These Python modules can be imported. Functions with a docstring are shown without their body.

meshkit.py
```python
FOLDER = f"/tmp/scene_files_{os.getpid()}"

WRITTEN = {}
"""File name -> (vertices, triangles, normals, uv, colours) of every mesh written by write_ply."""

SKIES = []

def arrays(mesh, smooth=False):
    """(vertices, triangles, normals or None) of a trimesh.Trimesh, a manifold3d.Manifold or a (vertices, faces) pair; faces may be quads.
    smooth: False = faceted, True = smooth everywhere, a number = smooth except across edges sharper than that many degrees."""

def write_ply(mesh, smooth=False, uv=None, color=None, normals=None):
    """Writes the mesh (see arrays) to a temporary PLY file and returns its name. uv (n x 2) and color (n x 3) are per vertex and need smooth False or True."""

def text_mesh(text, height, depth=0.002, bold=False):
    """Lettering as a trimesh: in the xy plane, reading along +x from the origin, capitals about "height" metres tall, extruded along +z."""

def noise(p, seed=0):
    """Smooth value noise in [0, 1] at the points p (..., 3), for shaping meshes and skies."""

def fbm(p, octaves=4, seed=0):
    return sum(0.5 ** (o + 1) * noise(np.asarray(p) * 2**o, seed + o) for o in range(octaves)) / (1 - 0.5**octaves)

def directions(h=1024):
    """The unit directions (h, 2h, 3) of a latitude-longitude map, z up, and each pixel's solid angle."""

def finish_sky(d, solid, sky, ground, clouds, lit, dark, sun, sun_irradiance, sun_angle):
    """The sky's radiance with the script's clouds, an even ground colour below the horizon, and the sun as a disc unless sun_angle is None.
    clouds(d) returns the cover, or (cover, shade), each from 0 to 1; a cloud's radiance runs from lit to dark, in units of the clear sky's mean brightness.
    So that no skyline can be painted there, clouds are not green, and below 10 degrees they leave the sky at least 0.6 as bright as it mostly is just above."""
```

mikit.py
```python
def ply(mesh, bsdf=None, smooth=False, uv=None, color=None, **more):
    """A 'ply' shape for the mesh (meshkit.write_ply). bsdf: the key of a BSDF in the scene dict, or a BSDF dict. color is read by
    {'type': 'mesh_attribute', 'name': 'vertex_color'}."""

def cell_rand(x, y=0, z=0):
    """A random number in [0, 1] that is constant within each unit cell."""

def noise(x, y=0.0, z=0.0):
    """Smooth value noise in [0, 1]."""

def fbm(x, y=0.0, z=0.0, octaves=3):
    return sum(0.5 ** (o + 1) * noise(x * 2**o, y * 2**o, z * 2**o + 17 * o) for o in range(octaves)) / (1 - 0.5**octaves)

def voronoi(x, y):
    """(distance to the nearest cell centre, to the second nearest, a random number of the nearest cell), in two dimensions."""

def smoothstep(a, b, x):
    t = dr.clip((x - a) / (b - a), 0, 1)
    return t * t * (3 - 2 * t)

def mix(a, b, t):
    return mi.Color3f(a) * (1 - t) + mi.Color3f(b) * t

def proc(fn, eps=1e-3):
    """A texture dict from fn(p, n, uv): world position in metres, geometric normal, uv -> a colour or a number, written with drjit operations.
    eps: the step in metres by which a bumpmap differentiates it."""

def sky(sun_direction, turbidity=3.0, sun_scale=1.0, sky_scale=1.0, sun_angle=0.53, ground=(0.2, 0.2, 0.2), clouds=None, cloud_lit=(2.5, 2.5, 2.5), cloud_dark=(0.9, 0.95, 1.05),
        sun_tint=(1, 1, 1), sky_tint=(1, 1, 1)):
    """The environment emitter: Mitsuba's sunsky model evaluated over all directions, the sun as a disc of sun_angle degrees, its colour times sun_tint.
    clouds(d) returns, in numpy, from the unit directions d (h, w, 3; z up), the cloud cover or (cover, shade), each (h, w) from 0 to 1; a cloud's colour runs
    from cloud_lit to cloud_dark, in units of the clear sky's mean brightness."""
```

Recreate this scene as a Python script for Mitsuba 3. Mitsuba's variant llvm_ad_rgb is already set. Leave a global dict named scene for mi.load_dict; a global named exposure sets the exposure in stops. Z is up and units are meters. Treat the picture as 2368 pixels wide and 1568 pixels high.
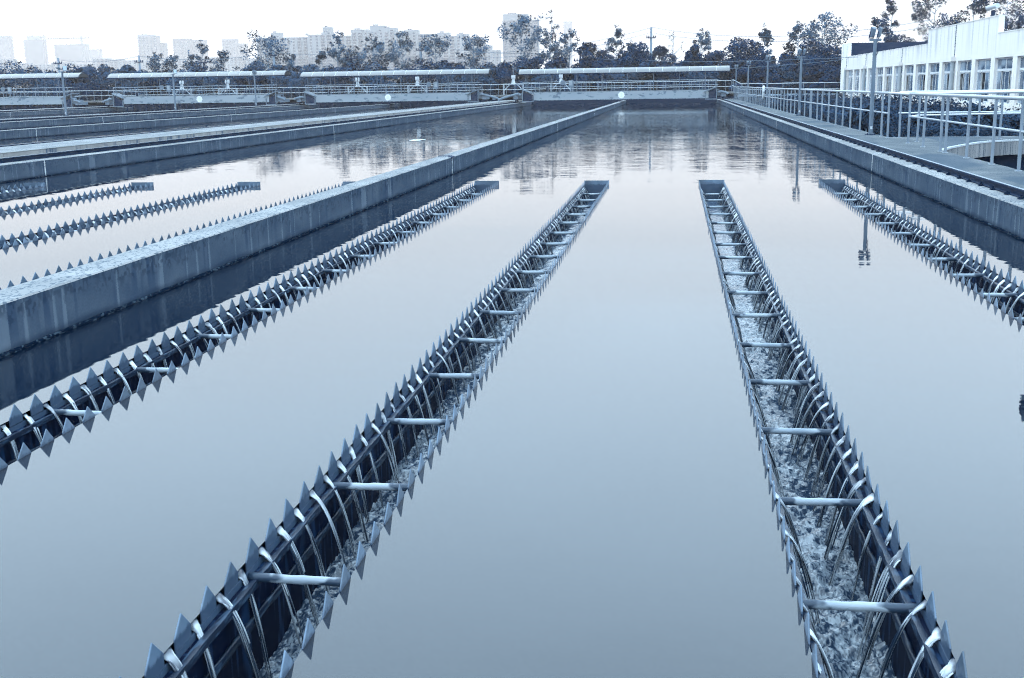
import math, random
import numpy as np
import trimesh
import drjit as dr
import mitsuba as mi
import mikit, meshkit
from mikit import proc, noise, fbm, smoothstep, mix, cell_rand

random.seed(7)
rng = np.random.default_rng(11)
T = mi.ScalarTransform4f
scene, labels = {}, {}

# ------------------------------------------------------------------ camera, sky, haze, exposure
FPX, CX, CY, EYE = 2640.0, 1184.0, 784.0, 1.9          # survey of the photograph, in a 2368 x 1568 frame
_d = np.array([1561 - CX, CY - 195, FPX]); _d /= np.linalg.norm(_d)
_a = np.array([-math.sin(.0155), math.cos(.0155), 0])
_u = _a - np.array([0, 0, (_a @ _d) / _d[2]]); _u /= np.linalg.norm(_u)
ROT = np.stack([np.cross(_u, _d), _d, _u], 1)           # camera (right, up, forward) = ROT @ world
CAM = np.array([0, 0, EYE])
scene['camera'] = {'type': 'perspective', 'fov': math.degrees(2 * math.atan(1184 / FPX)), 'fov_axis': 'x', 'near_clip': .05, 'far_clip': 6000.0,
                   'to_world': T().look_at(origin=CAM.tolist(), target=(CAM + ROT[2]).tolist(), up=ROT[1].tolist()),
                   'medium': {'type': 'ref', 'id': 'haze_medium'}}
exposure = 3.02


def overcast(d):
    el = np.degrees(np.arcsin(np.clip(d[..., 2], 0, 1)))
    s = 1 - np.exp(-(np.maximum(el - 5.0, 0) / 9.6) ** 1.15)
    n = meshkit.fbm(d * np.array([2.2, 2.2, 5.0]), 3, 5) - .5
    return np.ones(el.shape), np.clip(s + n * .22 * np.clip(el / 12, 0, 1), 0, 1)


scene['sky'] = mikit.sky((-.45, .25, .86), turbidity=6, sun_scale=.1, sun_angle=28, sun_tint=(.62, .86, 1.2), clouds=overcast, cloud_lit=(1.03, 1.045, 1.06), cloud_dark=(2.2, 3.06, 3.78), ground=(.1, .14, .2))
scene['haze_medium'] = {'type': 'homogeneous', 'albedo': {'type': 'rgb', 'value': [.945, .765, .675]}, 'sigma_t': .00034}
scene['haze'] = {'type': 'cube', 'to_world': T().translate([-600, 2120, 113.0]).scale([2900, 2180, 115.2]), 'bsdf': {'type': 'null'}, 'interior': {'type': 'ref', 'id': 'haze_medium'}}
labels['haze'] = {'label': 'pale haze in the air over the tanks and the far city', 'kind': 'stuff'}


def at(px, py, Y):
    """The point at distance Y along the tanks that the surveyed frame shows at (px, py)."""
    r = ROT.T @ np.array([px - CX, CY - py, FPX])
    return CAM + r * (Y / r[1])


# ------------------------------------------------------------------ materials
def rgb(*c): return {'type': 'rgb', 'value': list(c)}


def C(v): return mi.Color3f(*v)


def add_bsdf(name, d): scene[name] = d; return name


def principled(name, color, rough=.6, spec=.4, metallic=0.0, **kw):
    color = color if isinstance(color, dict) else rgb(*color)
    return add_bsdf(name, {'type': 'twosided', 'bsdf': {'type': 'principled', 'base_color': color, 'roughness': rough, 'specular': spec, 'metallic': metallic, **kw}})


def matte(name, color):
    color = color if isinstance(color, dict) else rgb(*color)
    return add_bsdf(name, {'type': 'twosided', 'bsdf': {'type': 'diffuse', 'reflectance': color}})


def concrete_side(p, n, uv):
    a = p.x + p.y
    streak = noise(a * 5.0, p.x * .7, p.z * .7)
    thin = noise(a * 19.0, 3.0, p.z * 1.1)
    blot = fbm(p.x * 2 + 9, p.y * 1.3, p.z * 3)
    grit = noise(p.x * 70, p.y * 70, p.z * 70)
    f = .50 + .35 * (blot - .5) * 2 + .22 * (grit - .5)
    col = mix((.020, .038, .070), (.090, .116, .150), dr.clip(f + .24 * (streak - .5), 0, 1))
    dark = smoothstep(.56, .78, thin) * smoothstep(.35, .6, streak) * smoothstep(-.1, .3, p.z)
    col = mix(col, (.022, .042, .08), dark * .75)
    pale = smoothstep(.80, .90, noise(a * 12, 7.0, p.z * .5)) * .55
    col = mix(col, (.16, .20, .25), pale * .7)
    rim = smoothstep(.20, .34, p.z + .16 * (noise(a * 9, p.z * 9, 4.0) - .5)) * smoothstep(.45, .66, noise(a * 34, p.z * 30, 2.0))
    col = mix(col, (.012, .022, .042), rim * .5)
    damp = 1 - smoothstep(.01, .09, p.z + .03 * (noise(a * 6, 1.0, 0.0) - .5))
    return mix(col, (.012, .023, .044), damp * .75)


def concrete_top(p, n, uv):
    g = fbm(p.x * 3, p.y * 2.2, 5.0)
    grit = noise(p.x * 55, p.y * 32, 2.0)
    patch = noise(p.x * 1.1, p.y * .35, 8.0)
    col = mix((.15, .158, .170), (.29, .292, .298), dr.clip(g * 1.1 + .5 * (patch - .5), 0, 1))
    return mix(col, (.05, .075, .105), smoothstep(.60, .80, grit) * .75 * smoothstep(.25, .6, g + .2))


def walk_top(p, n, uv):
    g = fbm(p.x * 2, p.y * 1.5, 5.0, 4)
    grit = noise(p.x * 45, p.y * 25, 2.0)
    col = mix((.072, .088, .105), (.155, .165, .175), dr.clip(g * 1.3 - .1, 0, 1))
    col = mix(col, (.04, .06, .085), smoothstep(.6, .85, grit) * .5)
    wet = smoothstep(.50, .66, noise(p.x * 1.7 + 3, p.y * .5, 1.0))
    return mix(col, (.05, .072, .10), wet * .6)


def kerb_side(p, n, uv):
    a = p.x + p.y
    s = noise(a * 4.2, 2.0, p.z * .6)
    f = noise(a * 17.0, 5.0, p.z * .8)
    col = mix((.18, .185, .195), (.36, .35, .34), fbm(a * 2, p.z * 3, 1.0))
    return mix(col, (.055, .09, .14), smoothstep(.50, .80, s * .55 + f * .45) * .95)


matte('concrete_side', proc(concrete_side))
matte('concrete_top', proc(concrete_top))
matte('walk_top', proc(walk_top))
matte('kerb_side', proc(kerb_side))
matte('sealant', (.42, .45, .48))
matte('scum', proc(lambda p, n, uv: mix((.004, .010, .022), (.04, .06, .085), smoothstep(.62, .85, noise(p.x * 30 + p.y * 30, p.z * 50, 1.0)))))
principled('rail_steel', proc(lambda p, n, uv: mix((.002, .008, .024), (.008, .022, .05), noise(p.x * 20, p.y * 6, p.z * 30))), .6, .08)
principled('railtop_steel', (.16, .21, .27), .32, .6, .6)
principled('stainless', proc(lambda p, n, uv: mix((.26, .31, .37), (.36, .41, .46), noise(p.x * 9, p.y * 9, p.z * 4))), .34, .5, .55)
principled('post_steel', proc(lambda p, n, uv: mix((.15, .195, .25), (.23, .28, .335), noise(p.x * 9, p.y * 9, p.z * 4))), .36, .5, .3)
principled('bright_rail', (.50, .54, .58), .3, .5, .3)
principled('pole_paint', proc(lambda p, n, uv: mix((.07, .105, .15), (.115, .155, .205), noise(p.x * 12, p.y * 12, p.z * 3))), .42, .5)
principled('lamp_glass', (.30, .38, .46), .12, .7)
principled('dark_metal', (.008, .022, .055), .55, .15)
principled('white_paint', (.42, .45, .48), .5, .4)
principled('disc_paint', (.62, .64, .66), .5, .4)
principled('digit_paint', (.50, .57, .65), .5, .4)


def tooth_col(p, n, uv):
    g = fbm(p.x * 18, p.y * 18, p.z * 14)
    col = mix((.066, .110, .172), (.130, .188, .265), g) * (.46 + .58 * noise(p.y * 2.6 + p.x * 5, p.x * 3, 2.0))
    col = mix(col, (.05, .075, .11), smoothstep(.62, .75, noise(p.y * 30, p.z * 12, p.x * 3)) * .5)
    wet = 1 - smoothstep(.0, .022, p.z + .018 * (noise(p.y * 60, p.x * 60, 1.0) - .5))
    return mix(col, (.022, .042, .078), wet * .85)


principled('weir_plate_grey', proc(tooth_col), .38, .5)
principled('plate_edge', (.34, .40, .47), .35, .5)
principled('trough_dark', proc(lambda p, n, uv: mix((.0015, .005, .018), (.008, .024, .060), smoothstep(.5, .8, noise(p.y * 34, p.x * 20, p.z * 3.5)))), .5, .04)
principled('slime', proc(lambda p, n, uv: mix((.005, .012, .028), (.026, .05, .088), smoothstep(.45, .8, fbm(p.y * 17, p.x * 60, p.z * 60, 2)))), .4, .3)


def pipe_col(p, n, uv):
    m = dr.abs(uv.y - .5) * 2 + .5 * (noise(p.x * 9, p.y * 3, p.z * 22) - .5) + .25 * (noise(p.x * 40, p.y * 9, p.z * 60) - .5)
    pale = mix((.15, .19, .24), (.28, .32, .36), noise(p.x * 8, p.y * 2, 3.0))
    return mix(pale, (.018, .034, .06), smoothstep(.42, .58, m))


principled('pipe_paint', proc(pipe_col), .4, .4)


def foam_col(p, n, uv):
    a = fbm(p.x * 46 + 2 + noise(p.x * 22, p.y * 22, 8.0) * 1.6, p.y * 22, 1.0, 3)
    b = noise(p.x * 150, p.y * 75, 3.0)
    big = noise(p.x * 5, p.y * 3.2, 6.0)
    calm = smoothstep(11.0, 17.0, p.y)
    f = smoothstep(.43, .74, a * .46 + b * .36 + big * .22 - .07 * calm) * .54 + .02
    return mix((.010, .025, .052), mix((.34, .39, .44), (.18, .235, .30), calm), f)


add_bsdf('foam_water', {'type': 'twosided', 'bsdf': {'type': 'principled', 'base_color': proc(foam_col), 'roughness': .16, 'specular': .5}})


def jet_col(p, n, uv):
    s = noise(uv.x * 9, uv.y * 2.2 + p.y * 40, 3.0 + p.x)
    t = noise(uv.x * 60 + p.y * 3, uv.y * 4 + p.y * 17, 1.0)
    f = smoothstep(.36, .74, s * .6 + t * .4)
    crest = (1 - smoothstep(.12, .40, uv.y + .40 * (t - .5) + .3 * (cell_rand(dr.floor(p.y / .2325 + .1), dr.floor(p.x * 2), 5) - .35))) * smoothstep(.08, .19, uv.y + .06 * (s - .5))  # white sky glare on the crest, painted into the water colour
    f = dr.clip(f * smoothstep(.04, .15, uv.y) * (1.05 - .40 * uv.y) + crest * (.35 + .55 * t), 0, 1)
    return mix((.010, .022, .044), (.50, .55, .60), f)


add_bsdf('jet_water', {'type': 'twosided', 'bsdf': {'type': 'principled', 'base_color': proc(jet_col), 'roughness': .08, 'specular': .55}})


def ripple(p, n, uv):
    m = .35 + 1.0 * smoothstep(.35, .70, noise(p.x * .10, p.y * .07, 2.0))
    far = smoothstep(18.0, 45.0, p.y)
    h = .0006 * fbm(p.x * 1.1 + p.y * .3, p.y * 3.6, 1.0) + (.0004 + .0036 * far) * fbm(p.x * 2.2, p.y * 7 + p.x, 4.0, 2) + .0048 * noise(p.x * .35, p.y * .5, 7.0)
    return h * m


scene['tank_surface'] = {'type': 'bumpmap', 'tex': proc(ripple, 4e-3), 'scale': 1.0,
                         'bsdf': {'type': 'plastic', 'int_ior': 1.56, 'diffuse_reflectance': rgb(.0012, .005, .013), 'nonlinear': False}}
matte('ground_soil', proc(lambda p, n, uv: mix((.03, .05, .08), (.08, .115, .16), fbm(p.x * .6, p.y * .6, 1.0))))
matte('beam_paint', proc(lambda p, n, uv: mix(mix((.22, .265, .315), (.275, .315, .355), noise(p.x * .4, p.z * 2, 1.0)), (.06, .095, .14), smoothstep(.60, .78, fbm(p.x * 2.2, p.z * 5, p.y)) * .7)))
principled('housing_paint', (.11, .15, .20), .5, .4)
add_bsdf('canopy_sheet', {'type': 'twosided', 'bsdf': {'type': 'principled', 'base_color': rgb(.118, .124, .131), 'roughness': .35, 'specular': .5}})
matte('recess_shade', (.010, .022, .05))  # shade of the soffit and the channel openings, put into the colour
matte('white_wall', proc(lambda p, n, uv: mix((.74, .70, .67), (.43, .44, .45), smoothstep(.52, .85, noise(p.y * 3.1, p.x * 3.1, p.z * .22)) * smoothstep(3.0, 5.0, p.z + .5) * .75 + .2 * (noise(p.y * 11, p.x, p.z * .5) - .3))))
matte('plinth_wall', proc(lambda p, n, uv: mix((.40, .43, .45), (.27, .31, .35), fbm(p.y * 1.2, p.z * 3, 1.0))))
principled('window_frame', (.50, .52, .54), .45, .4)
principled('window_glass', proc(lambda p, n, uv: mix((.035, .065, .11), (.15, .21, .28), smoothstep(.35, .7, noise(p.y * 1.6, p.z * 1.4, 3.0)))), .06, .5)
matte('curtain', (.33, .41, .50))
matte('navy_cladding_and_shade', (.012, .026, .055))  # cladding of the gable; also painted shade on pit and end wall


def leaf_mat(name, lo, hi):
    matte(name, proc(lambda p, n, uv: mix(lo, hi, dr.clip(noise(p.x * 1.3, p.y * 1.3, p.z * 1.3) * .7 + cell_rand(p.x * 5, p.y * 5, p.z * 5) * .5 - .1, 0, 1))))


leaf_mat('leaf_dark', (.005, .016, .042), (.014, .036, .076))
leaf_mat('leaf_mid', (.014, .032, .066), (.034, .064, .110))
leaf_mat('leaf_poplar', (.016, .036, .070), (.065, .105, .155))
leaf_mat('leaf_hedge', (.006, .015, .035), (.035, .06, .098))
matte('bark', proc(lambda p, n, uv: mix((.10, .15, .21), (.26, .32, .39), noise(p.x * 5, p.y * 5, p.z * 2))))
matte('apartment_pale', (.235, .26, .285))
matte('apartment_dark', (.075, .105, .145))
matte('apartment_glass', (.03, .05, .085))
matte('tower_grey', (.115, .125, .14))
matte('pole_concrete', (.24, .30, .37))
matte('wire_dark', (.10, .14, .19))


# ------------------------------------------------------------------ mesh helpers
class MB:
    def __init__(self): self.v, self.f, self.n, self.uv = [], [], 0, []

    def add(self, v, f, uv=None):
        v = np.asarray(v, float); f = np.asarray(f, int)
        if f.shape[1] == 4: f = np.vstack([f[:, [0, 1, 2]], f[:, [0, 2, 3]]])
        self.v.append(v); self.f.append(f + self.n); self.n += len(v)
        self.uv.append(np.zeros((len(v), 2)) if uv is None else np.asarray(uv, float))
        return self

    def box(self, a, b):
        (x0, y0, z0), (x1, y1, z1) = a, b
        v = [[x, y, z] for x in (x0, x1) for y in (y0, y1) for z in (z0, z1)]
        return self.add(v, [[0, 1, 3, 2], [4, 6, 7, 5], [0, 4, 5, 1], [2, 3, 7, 6], [0, 2, 6, 4], [1, 5, 7, 3]])

    def tube(self, pts, r, n=8, caps=True, uvs=False):
        p = np.asarray(pts, float); m = len(p)
        r = np.broadcast_to(np.asarray(r, float), (m,))
        t = np.gradient(p, axis=0); t /= np.linalg.norm(t, axis=1, keepdims=True) + 1e-12
        ref = np.array([0, 0, 1.0]) if abs(t[0][2]) < .9 else np.array([0, 1.0, 0])
        a = np.cross(t, ref); a /= np.linalg.norm(a, axis=1, keepdims=True) + 1e-12
        b = np.cross(t, a); g = np.arange(n) * 2 * np.pi / n
        v = p[:, None] + r[:, None, None] * (np.cos(g)[None, :, None] * a[:, None] + np.sin(g)[None, :, None] * b[:, None])
        i, j = np.meshgrid(np.arange(m - 1), np.arange(n), indexing='ij'); k = (j + 1) % n
        q = np.stack([i * n + j, i * n + k, (i + 1) * n + k, (i + 1) * n + j], -1).reshape(-1, 4)
        f = np.vstack([q[:, [0, 1, 2]], q[:, [0, 2, 3]]])
        v = v.reshape(-1, 3)
        if caps:
            c = np.arange(1, n - 1)
            f = np.vstack([f, np.stack([c * 0, c + 1, c], 1), np.stack([c * 0, c, c + 1], 1) + (m - 1) * n])
        uv = np.stack([np.tile(np.arange(n) / n, m), np.repeat(np.linspace(0, 1, m), n)], 1)
        return self.add(v, f, uv)

    def extrude(self, poly, axis, a, b):
        """A convex polygon (counter-clockwise seen along +axis) pushed from a to b along axis 0, 1 or 2."""
        poly = np.asarray(poly, float); m = len(poly); o = [i for i in range(3) if i != axis]
        v = np.zeros((2 * m, 3))
        v[:m, o], v[m:, o] = poly, poly
        v[:m, axis], v[m:, axis] = a, b
        i = np.arange(m); k = (i + 1) % m; c = np.arange(1, m - 1)
        f = np.vstack([np.stack([i, k, k + m], 1), np.stack([i, k + m, i + m], 1), np.stack([c * 0, c + 1, c], 1), np.stack([c * 0, c, c + 1], 1) + m])
        return self.add(v, f)

    def arrays(self): return np.vstack(self.v), np.vstack(self.f)

    def mesh(self):
        m = trimesh.Trimesh(*self.arrays(), process=False)
        return m


counts = {}


def numbered(key):
    k = counts.get(key, 0); counts[key] = k + 1
    return key if k == 0 else f'{key}_{k:03d}'


def thing(name, label, cat, group=None):
    key = numbered(name)
    labels[key] = {'label': label, 'category': cat}
    if group: labels[key]['group'] = group
    return key


def struct(name, label=None):
    key = numbered(name)
    labels[key] = {'kind': 'structure'}
    if label: labels[key]['label'] = label
    return key


def part(parent, name, mb, bsdf, smooth=False, to_world=None, label=None, stuff=False, uv=False):
    key = numbered(f'{parent}__{name}') if name else parent
    if isinstance(mb, dict): d = dict(mb)
    else:
        if isinstance(mb, MB):
            if uv: d = mikit.ply(mb.arrays(), bsdf, smooth=smooth, uv=np.vstack(mb.uv))
            else: d = mikit.ply(mb.arrays(), bsdf, smooth=smooth)
        else: d = mikit.ply(mb, bsdf, smooth=smooth)
    if to_world is not None: d['to_world'] = to_world
    scene[key] = d
    if label: labels.setdefault(key, {})['label'] = label
    if stuff: labels.setdefault(key, {})['kind'] = 'stuff'
    return key


def shape(mb, bsdf, smooth=False, uv=False):
    return mikit.ply(mb.arrays(), bsdf, smooth=smooth, uv=np.vstack(mb.uv) if uv else None)


def nz(p, seed=0, f=1.0): return meshkit.noise(np.asarray(p) * f, seed) - .5


def rot_z(x, y, z, deg): return T().translate([float(x), float(y), float(z)]).rotate([0, 0, 1], float(deg))


def mv(x, y, z): return T().translate([float(x), float(y), float(z)])


# ------------------------------------------------------------------ ground
g = struct('ground', 'dark soil around the tanks and below the trees')
part(g, None, MB().add([[-3480, -50, -1.2], [2280, -50, -1.2], [2280, 4280, -1.2], [-3480, 4280, -1.2]], [[0, 1, 2, 3]]), 'ground_soil')

# ------------------------------------------------------------------ weir troughs
PITCH, HW, YEND = .2325, .235, 22.5
TROUGHS = [(-3.67, 2.4, 'right'), (-1.49, -1.0, 'right'), (.725, -1.0, 'right'), (2.985, 4.0, 'right'),
           (-6.37, 7.0, 'left'), (-8.60, 10.5, 'left'), (-10.9, 14.0, 'left'), (-13.3, 18.0, 'left')]
TROUGH_LABEL = ['steel weir trough along the near wall, leftmost of four in the nearest tank', 'steel weir trough left of the picture centre, running to the lower left corner',
                'steel weir trough right of the picture centre, foaming water inside it', 'steel weir trough below the right hand walkway wall, rightmost of all',
                'weir trough mostly hidden behind the dividing wall, only its upper teeth showing', 'second weir trough behind the dividing wall, in open pale water',
                'third weir trough behind the dividing wall, second from the far bank', 'weir trough in the dark reflection of the far bank, at the left edge']


def tooth_shape(seed):
    """One tooth: a spike with upright shoulders below, bevelled plate."""
    r = np.random.default_rng(seed)
    hb, tip, th = .0705 + r.uniform(-.002, .002), .082 + r.uniform(-.004, .004), .0035
    jl, jr = r.uniform(-.006, .006, 2)
    poly = np.array([[-hb, -.045], [hb, -.045], [hb + .001, .004 + jr], [r.uniform(-.004, .004), tip], [-hb - .001, .004 + jl]])
    c = poly.mean(0); inner = c + (poly - c) * .965
    n = len(poly); i = np.arange(n); k = (i + 1) % n
    v = []
    for x, q in ((-th, inner), (-th * .55, poly), (th * .55, poly), (th, inner)): v += [[x, a, b] for a, b in q]
    f = []
    for l in range(3): f += [[l * n + a, (l + 1) * n + a, (l + 1) * n + b, l * n + b] for a, b in zip(i, k)]
    mb = MB().add(v, f)
    for l, o in ((0, 1), (3, -1)):
        for c in range(1, n - 1): mb.f.append(np.array([[l * n, l * n + (c if o > 0 else c + 1), l * n + (c + 1 if o > 0 else c)]]))
    return shape(mb, 'weir_plate_grey')


TEETH = [tooth_shape(s) for s in range(6)]


def jet_shape(seed, rings=15, sides=6, far=False):
    """One stream over a notch: a thin crest lens that breaks into a bundle of strands and narrows while it falls."""
    r = np.random.default_rng(100 + seed)
    v0 = (.46, .58, .51, .62, .38, .60, .49, .54, .42, .60, .34, .54, .48, .64, .40, .56)[seed % 16]
    fan = r.uniform(.018, .045)
    mb = MB()
    t = np.linspace(0, 1, rings) ** 1.1
    fall = lambda t, v: (v * t * .34 - .02, -.016 - .016 * np.minimum(t * 7, 1) ** 1.5 - 4.9 * np.maximum(t * .34 - .02, 0) ** 2)

    def strand(c0, w, th, v, t0, t1, m, n, tag):
        tt = np.linspace(t0, t1, m); u, z = fall(tt, v)
        yc = c0 * ((1 - tt) ** 1.5 + fan / .066 * tt) + .006 * np.sin(tt * 9 + tag * 2.1) * tt + .02 * r.uniform(-1, 1) * tt ** 2
        tang = np.stack([np.gradient(u), np.gradient(z)], 1); tang /= np.linalg.norm(tang, axis=1, keepdims=True) + 1e-9
        g = np.arange(n) * 2 * np.pi / n
        lump = 1 + .9 * nz(np.stack([tt * 9, np.full(m, tag * 3.1), np.full(m, seed * 1.7)], 1), 4)
        W, H = w(tt) * lump, th(tt) * lump
        V = np.zeros((m, n, 3))
        V[:, :, 0] = u[:, None] - tang[:, 1:2] * H[:, None] * np.sin(g)
        V[:, :, 1] = yc[:, None] + W[:, None] * np.cos(g)
        V[:, :, 2] = z[:, None] + tang[:, 0:1] * H[:, None] * np.sin(g)
        i, j = np.meshgrid(np.arange(m - 1), np.arange(n), indexing='ij'); k = (j + 1) % n
        q = np.stack([i * n + j, i * n + k, (i + 1) * n + k, (i + 1) * n + j], -1).reshape(-1, 4)
        uv = np.stack([np.full(m * n, tag * .37) + np.tile(np.arange(n) / n, m) * .12, np.repeat(tt, n)], 1)
        base = mb.n
        mb.add(V.reshape(-1, 3), q, uv)
        c = np.arange(1, n - 1)
        mb.f.append(np.stack([c * 0, c + 1, c], 1) + base); mb.f.append(np.stack([c * 0, c, c + 1], 1) + base + (m - 1) * n)

    strand(0, lambda t: .013 * np.exp(-t * 12) + .028 * (1 - t) ** 2 + .003, lambda t: .0035 * np.exp(-t * 9) + .0075 * (1 - t) ** 1.6 + .0012, v0, .0, r.uniform(.5, .85), 11, 10, 0)
    for k in range(4 if far else 8):
        c = r.uniform(-.030, .030)
        strand(c, lambda t: .0066 * (1 - .5 * t), lambda t: .0042 * (1 - .4 * t), v0 * r.uniform(.90, 1.06), r.uniform(.12, .30), r.uniform(.62, 1.0) if k > 1 else 1.0, 8 if far else rings, sides, k + 1)
    return shape(mb, 'jet_water', True, uv=True)


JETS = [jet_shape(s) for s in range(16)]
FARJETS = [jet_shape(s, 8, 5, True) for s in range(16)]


def pipe_shape():
    r = np.random.default_rng(5)
    n = 19
    x = np.linspace(-HW + .004, HW - .004, n)
    pts = np.stack([x, .002 * np.sin(x * 30), x * 0], 1)
    mb = MB().tube(pts, .0188 + .0012 * r.uniform(-1, 1, n) + .002 * (np.abs(x) > .15) * r.uniform(0, 1, n), 14, uvs=True)
    return shape(mb, 'pipe_paint', True, uv=True)


PIPE = pipe_shape()


def water_level(y): return -.30 - .22 * np.clip((15 - y) / 12, 0, 1) ** 1.2


def rough_bar(x0, x1, z0, z1, ya, yb, amp, step, seed, gaps=0.0):
    """A long bar along y with slimy, lumpy faces."""
    m = max(2, int((yb - ya) / step)); y = np.linspace(ya, yb, m)
    prof = np.array([[x0, z0], [(x0 + x1) / 2, z0 - .003], [x1, z0], [x1, (z0 + z1) / 2], [x1, z1], [(x0 + x1) / 2, z1 + .002], [x0, z1], [x0, (z0 + z1) / 2]]); s = len(prof)
    V = np.zeros((m, s, 3)); V[:, :, 0] = prof[:, 0]; V[:, :, 2] = prof[:, 1]; V[:, :, 1] = y[:, None]
    d = nz(V.reshape(-1, 3) * [60, 14, 60], seed).reshape(m, s)
    V[:, :, 0] += amp * d; V[:, :, 2] += amp * np.roll(d, 3, 0)
    i, j = np.meshgrid(np.arange(m - 1), np.arange(s), indexing='ij'); k = (j + 1) % s
    q = np.stack([i * s + j, (i + 1) * s + j, (i + 1) * s + k, i * s + k], -1).reshape(-1, 4)
    mb = MB().add(V.reshape(-1, 3), q)
    c = np.arange(1, s - 1)
    mb.f.append(np.stack([c * 0, c, c + 1], 1)); mb.f.append(np.stack([c * 0, c + 1, c], 1) + (m - 1) * s)
    return mb


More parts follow.
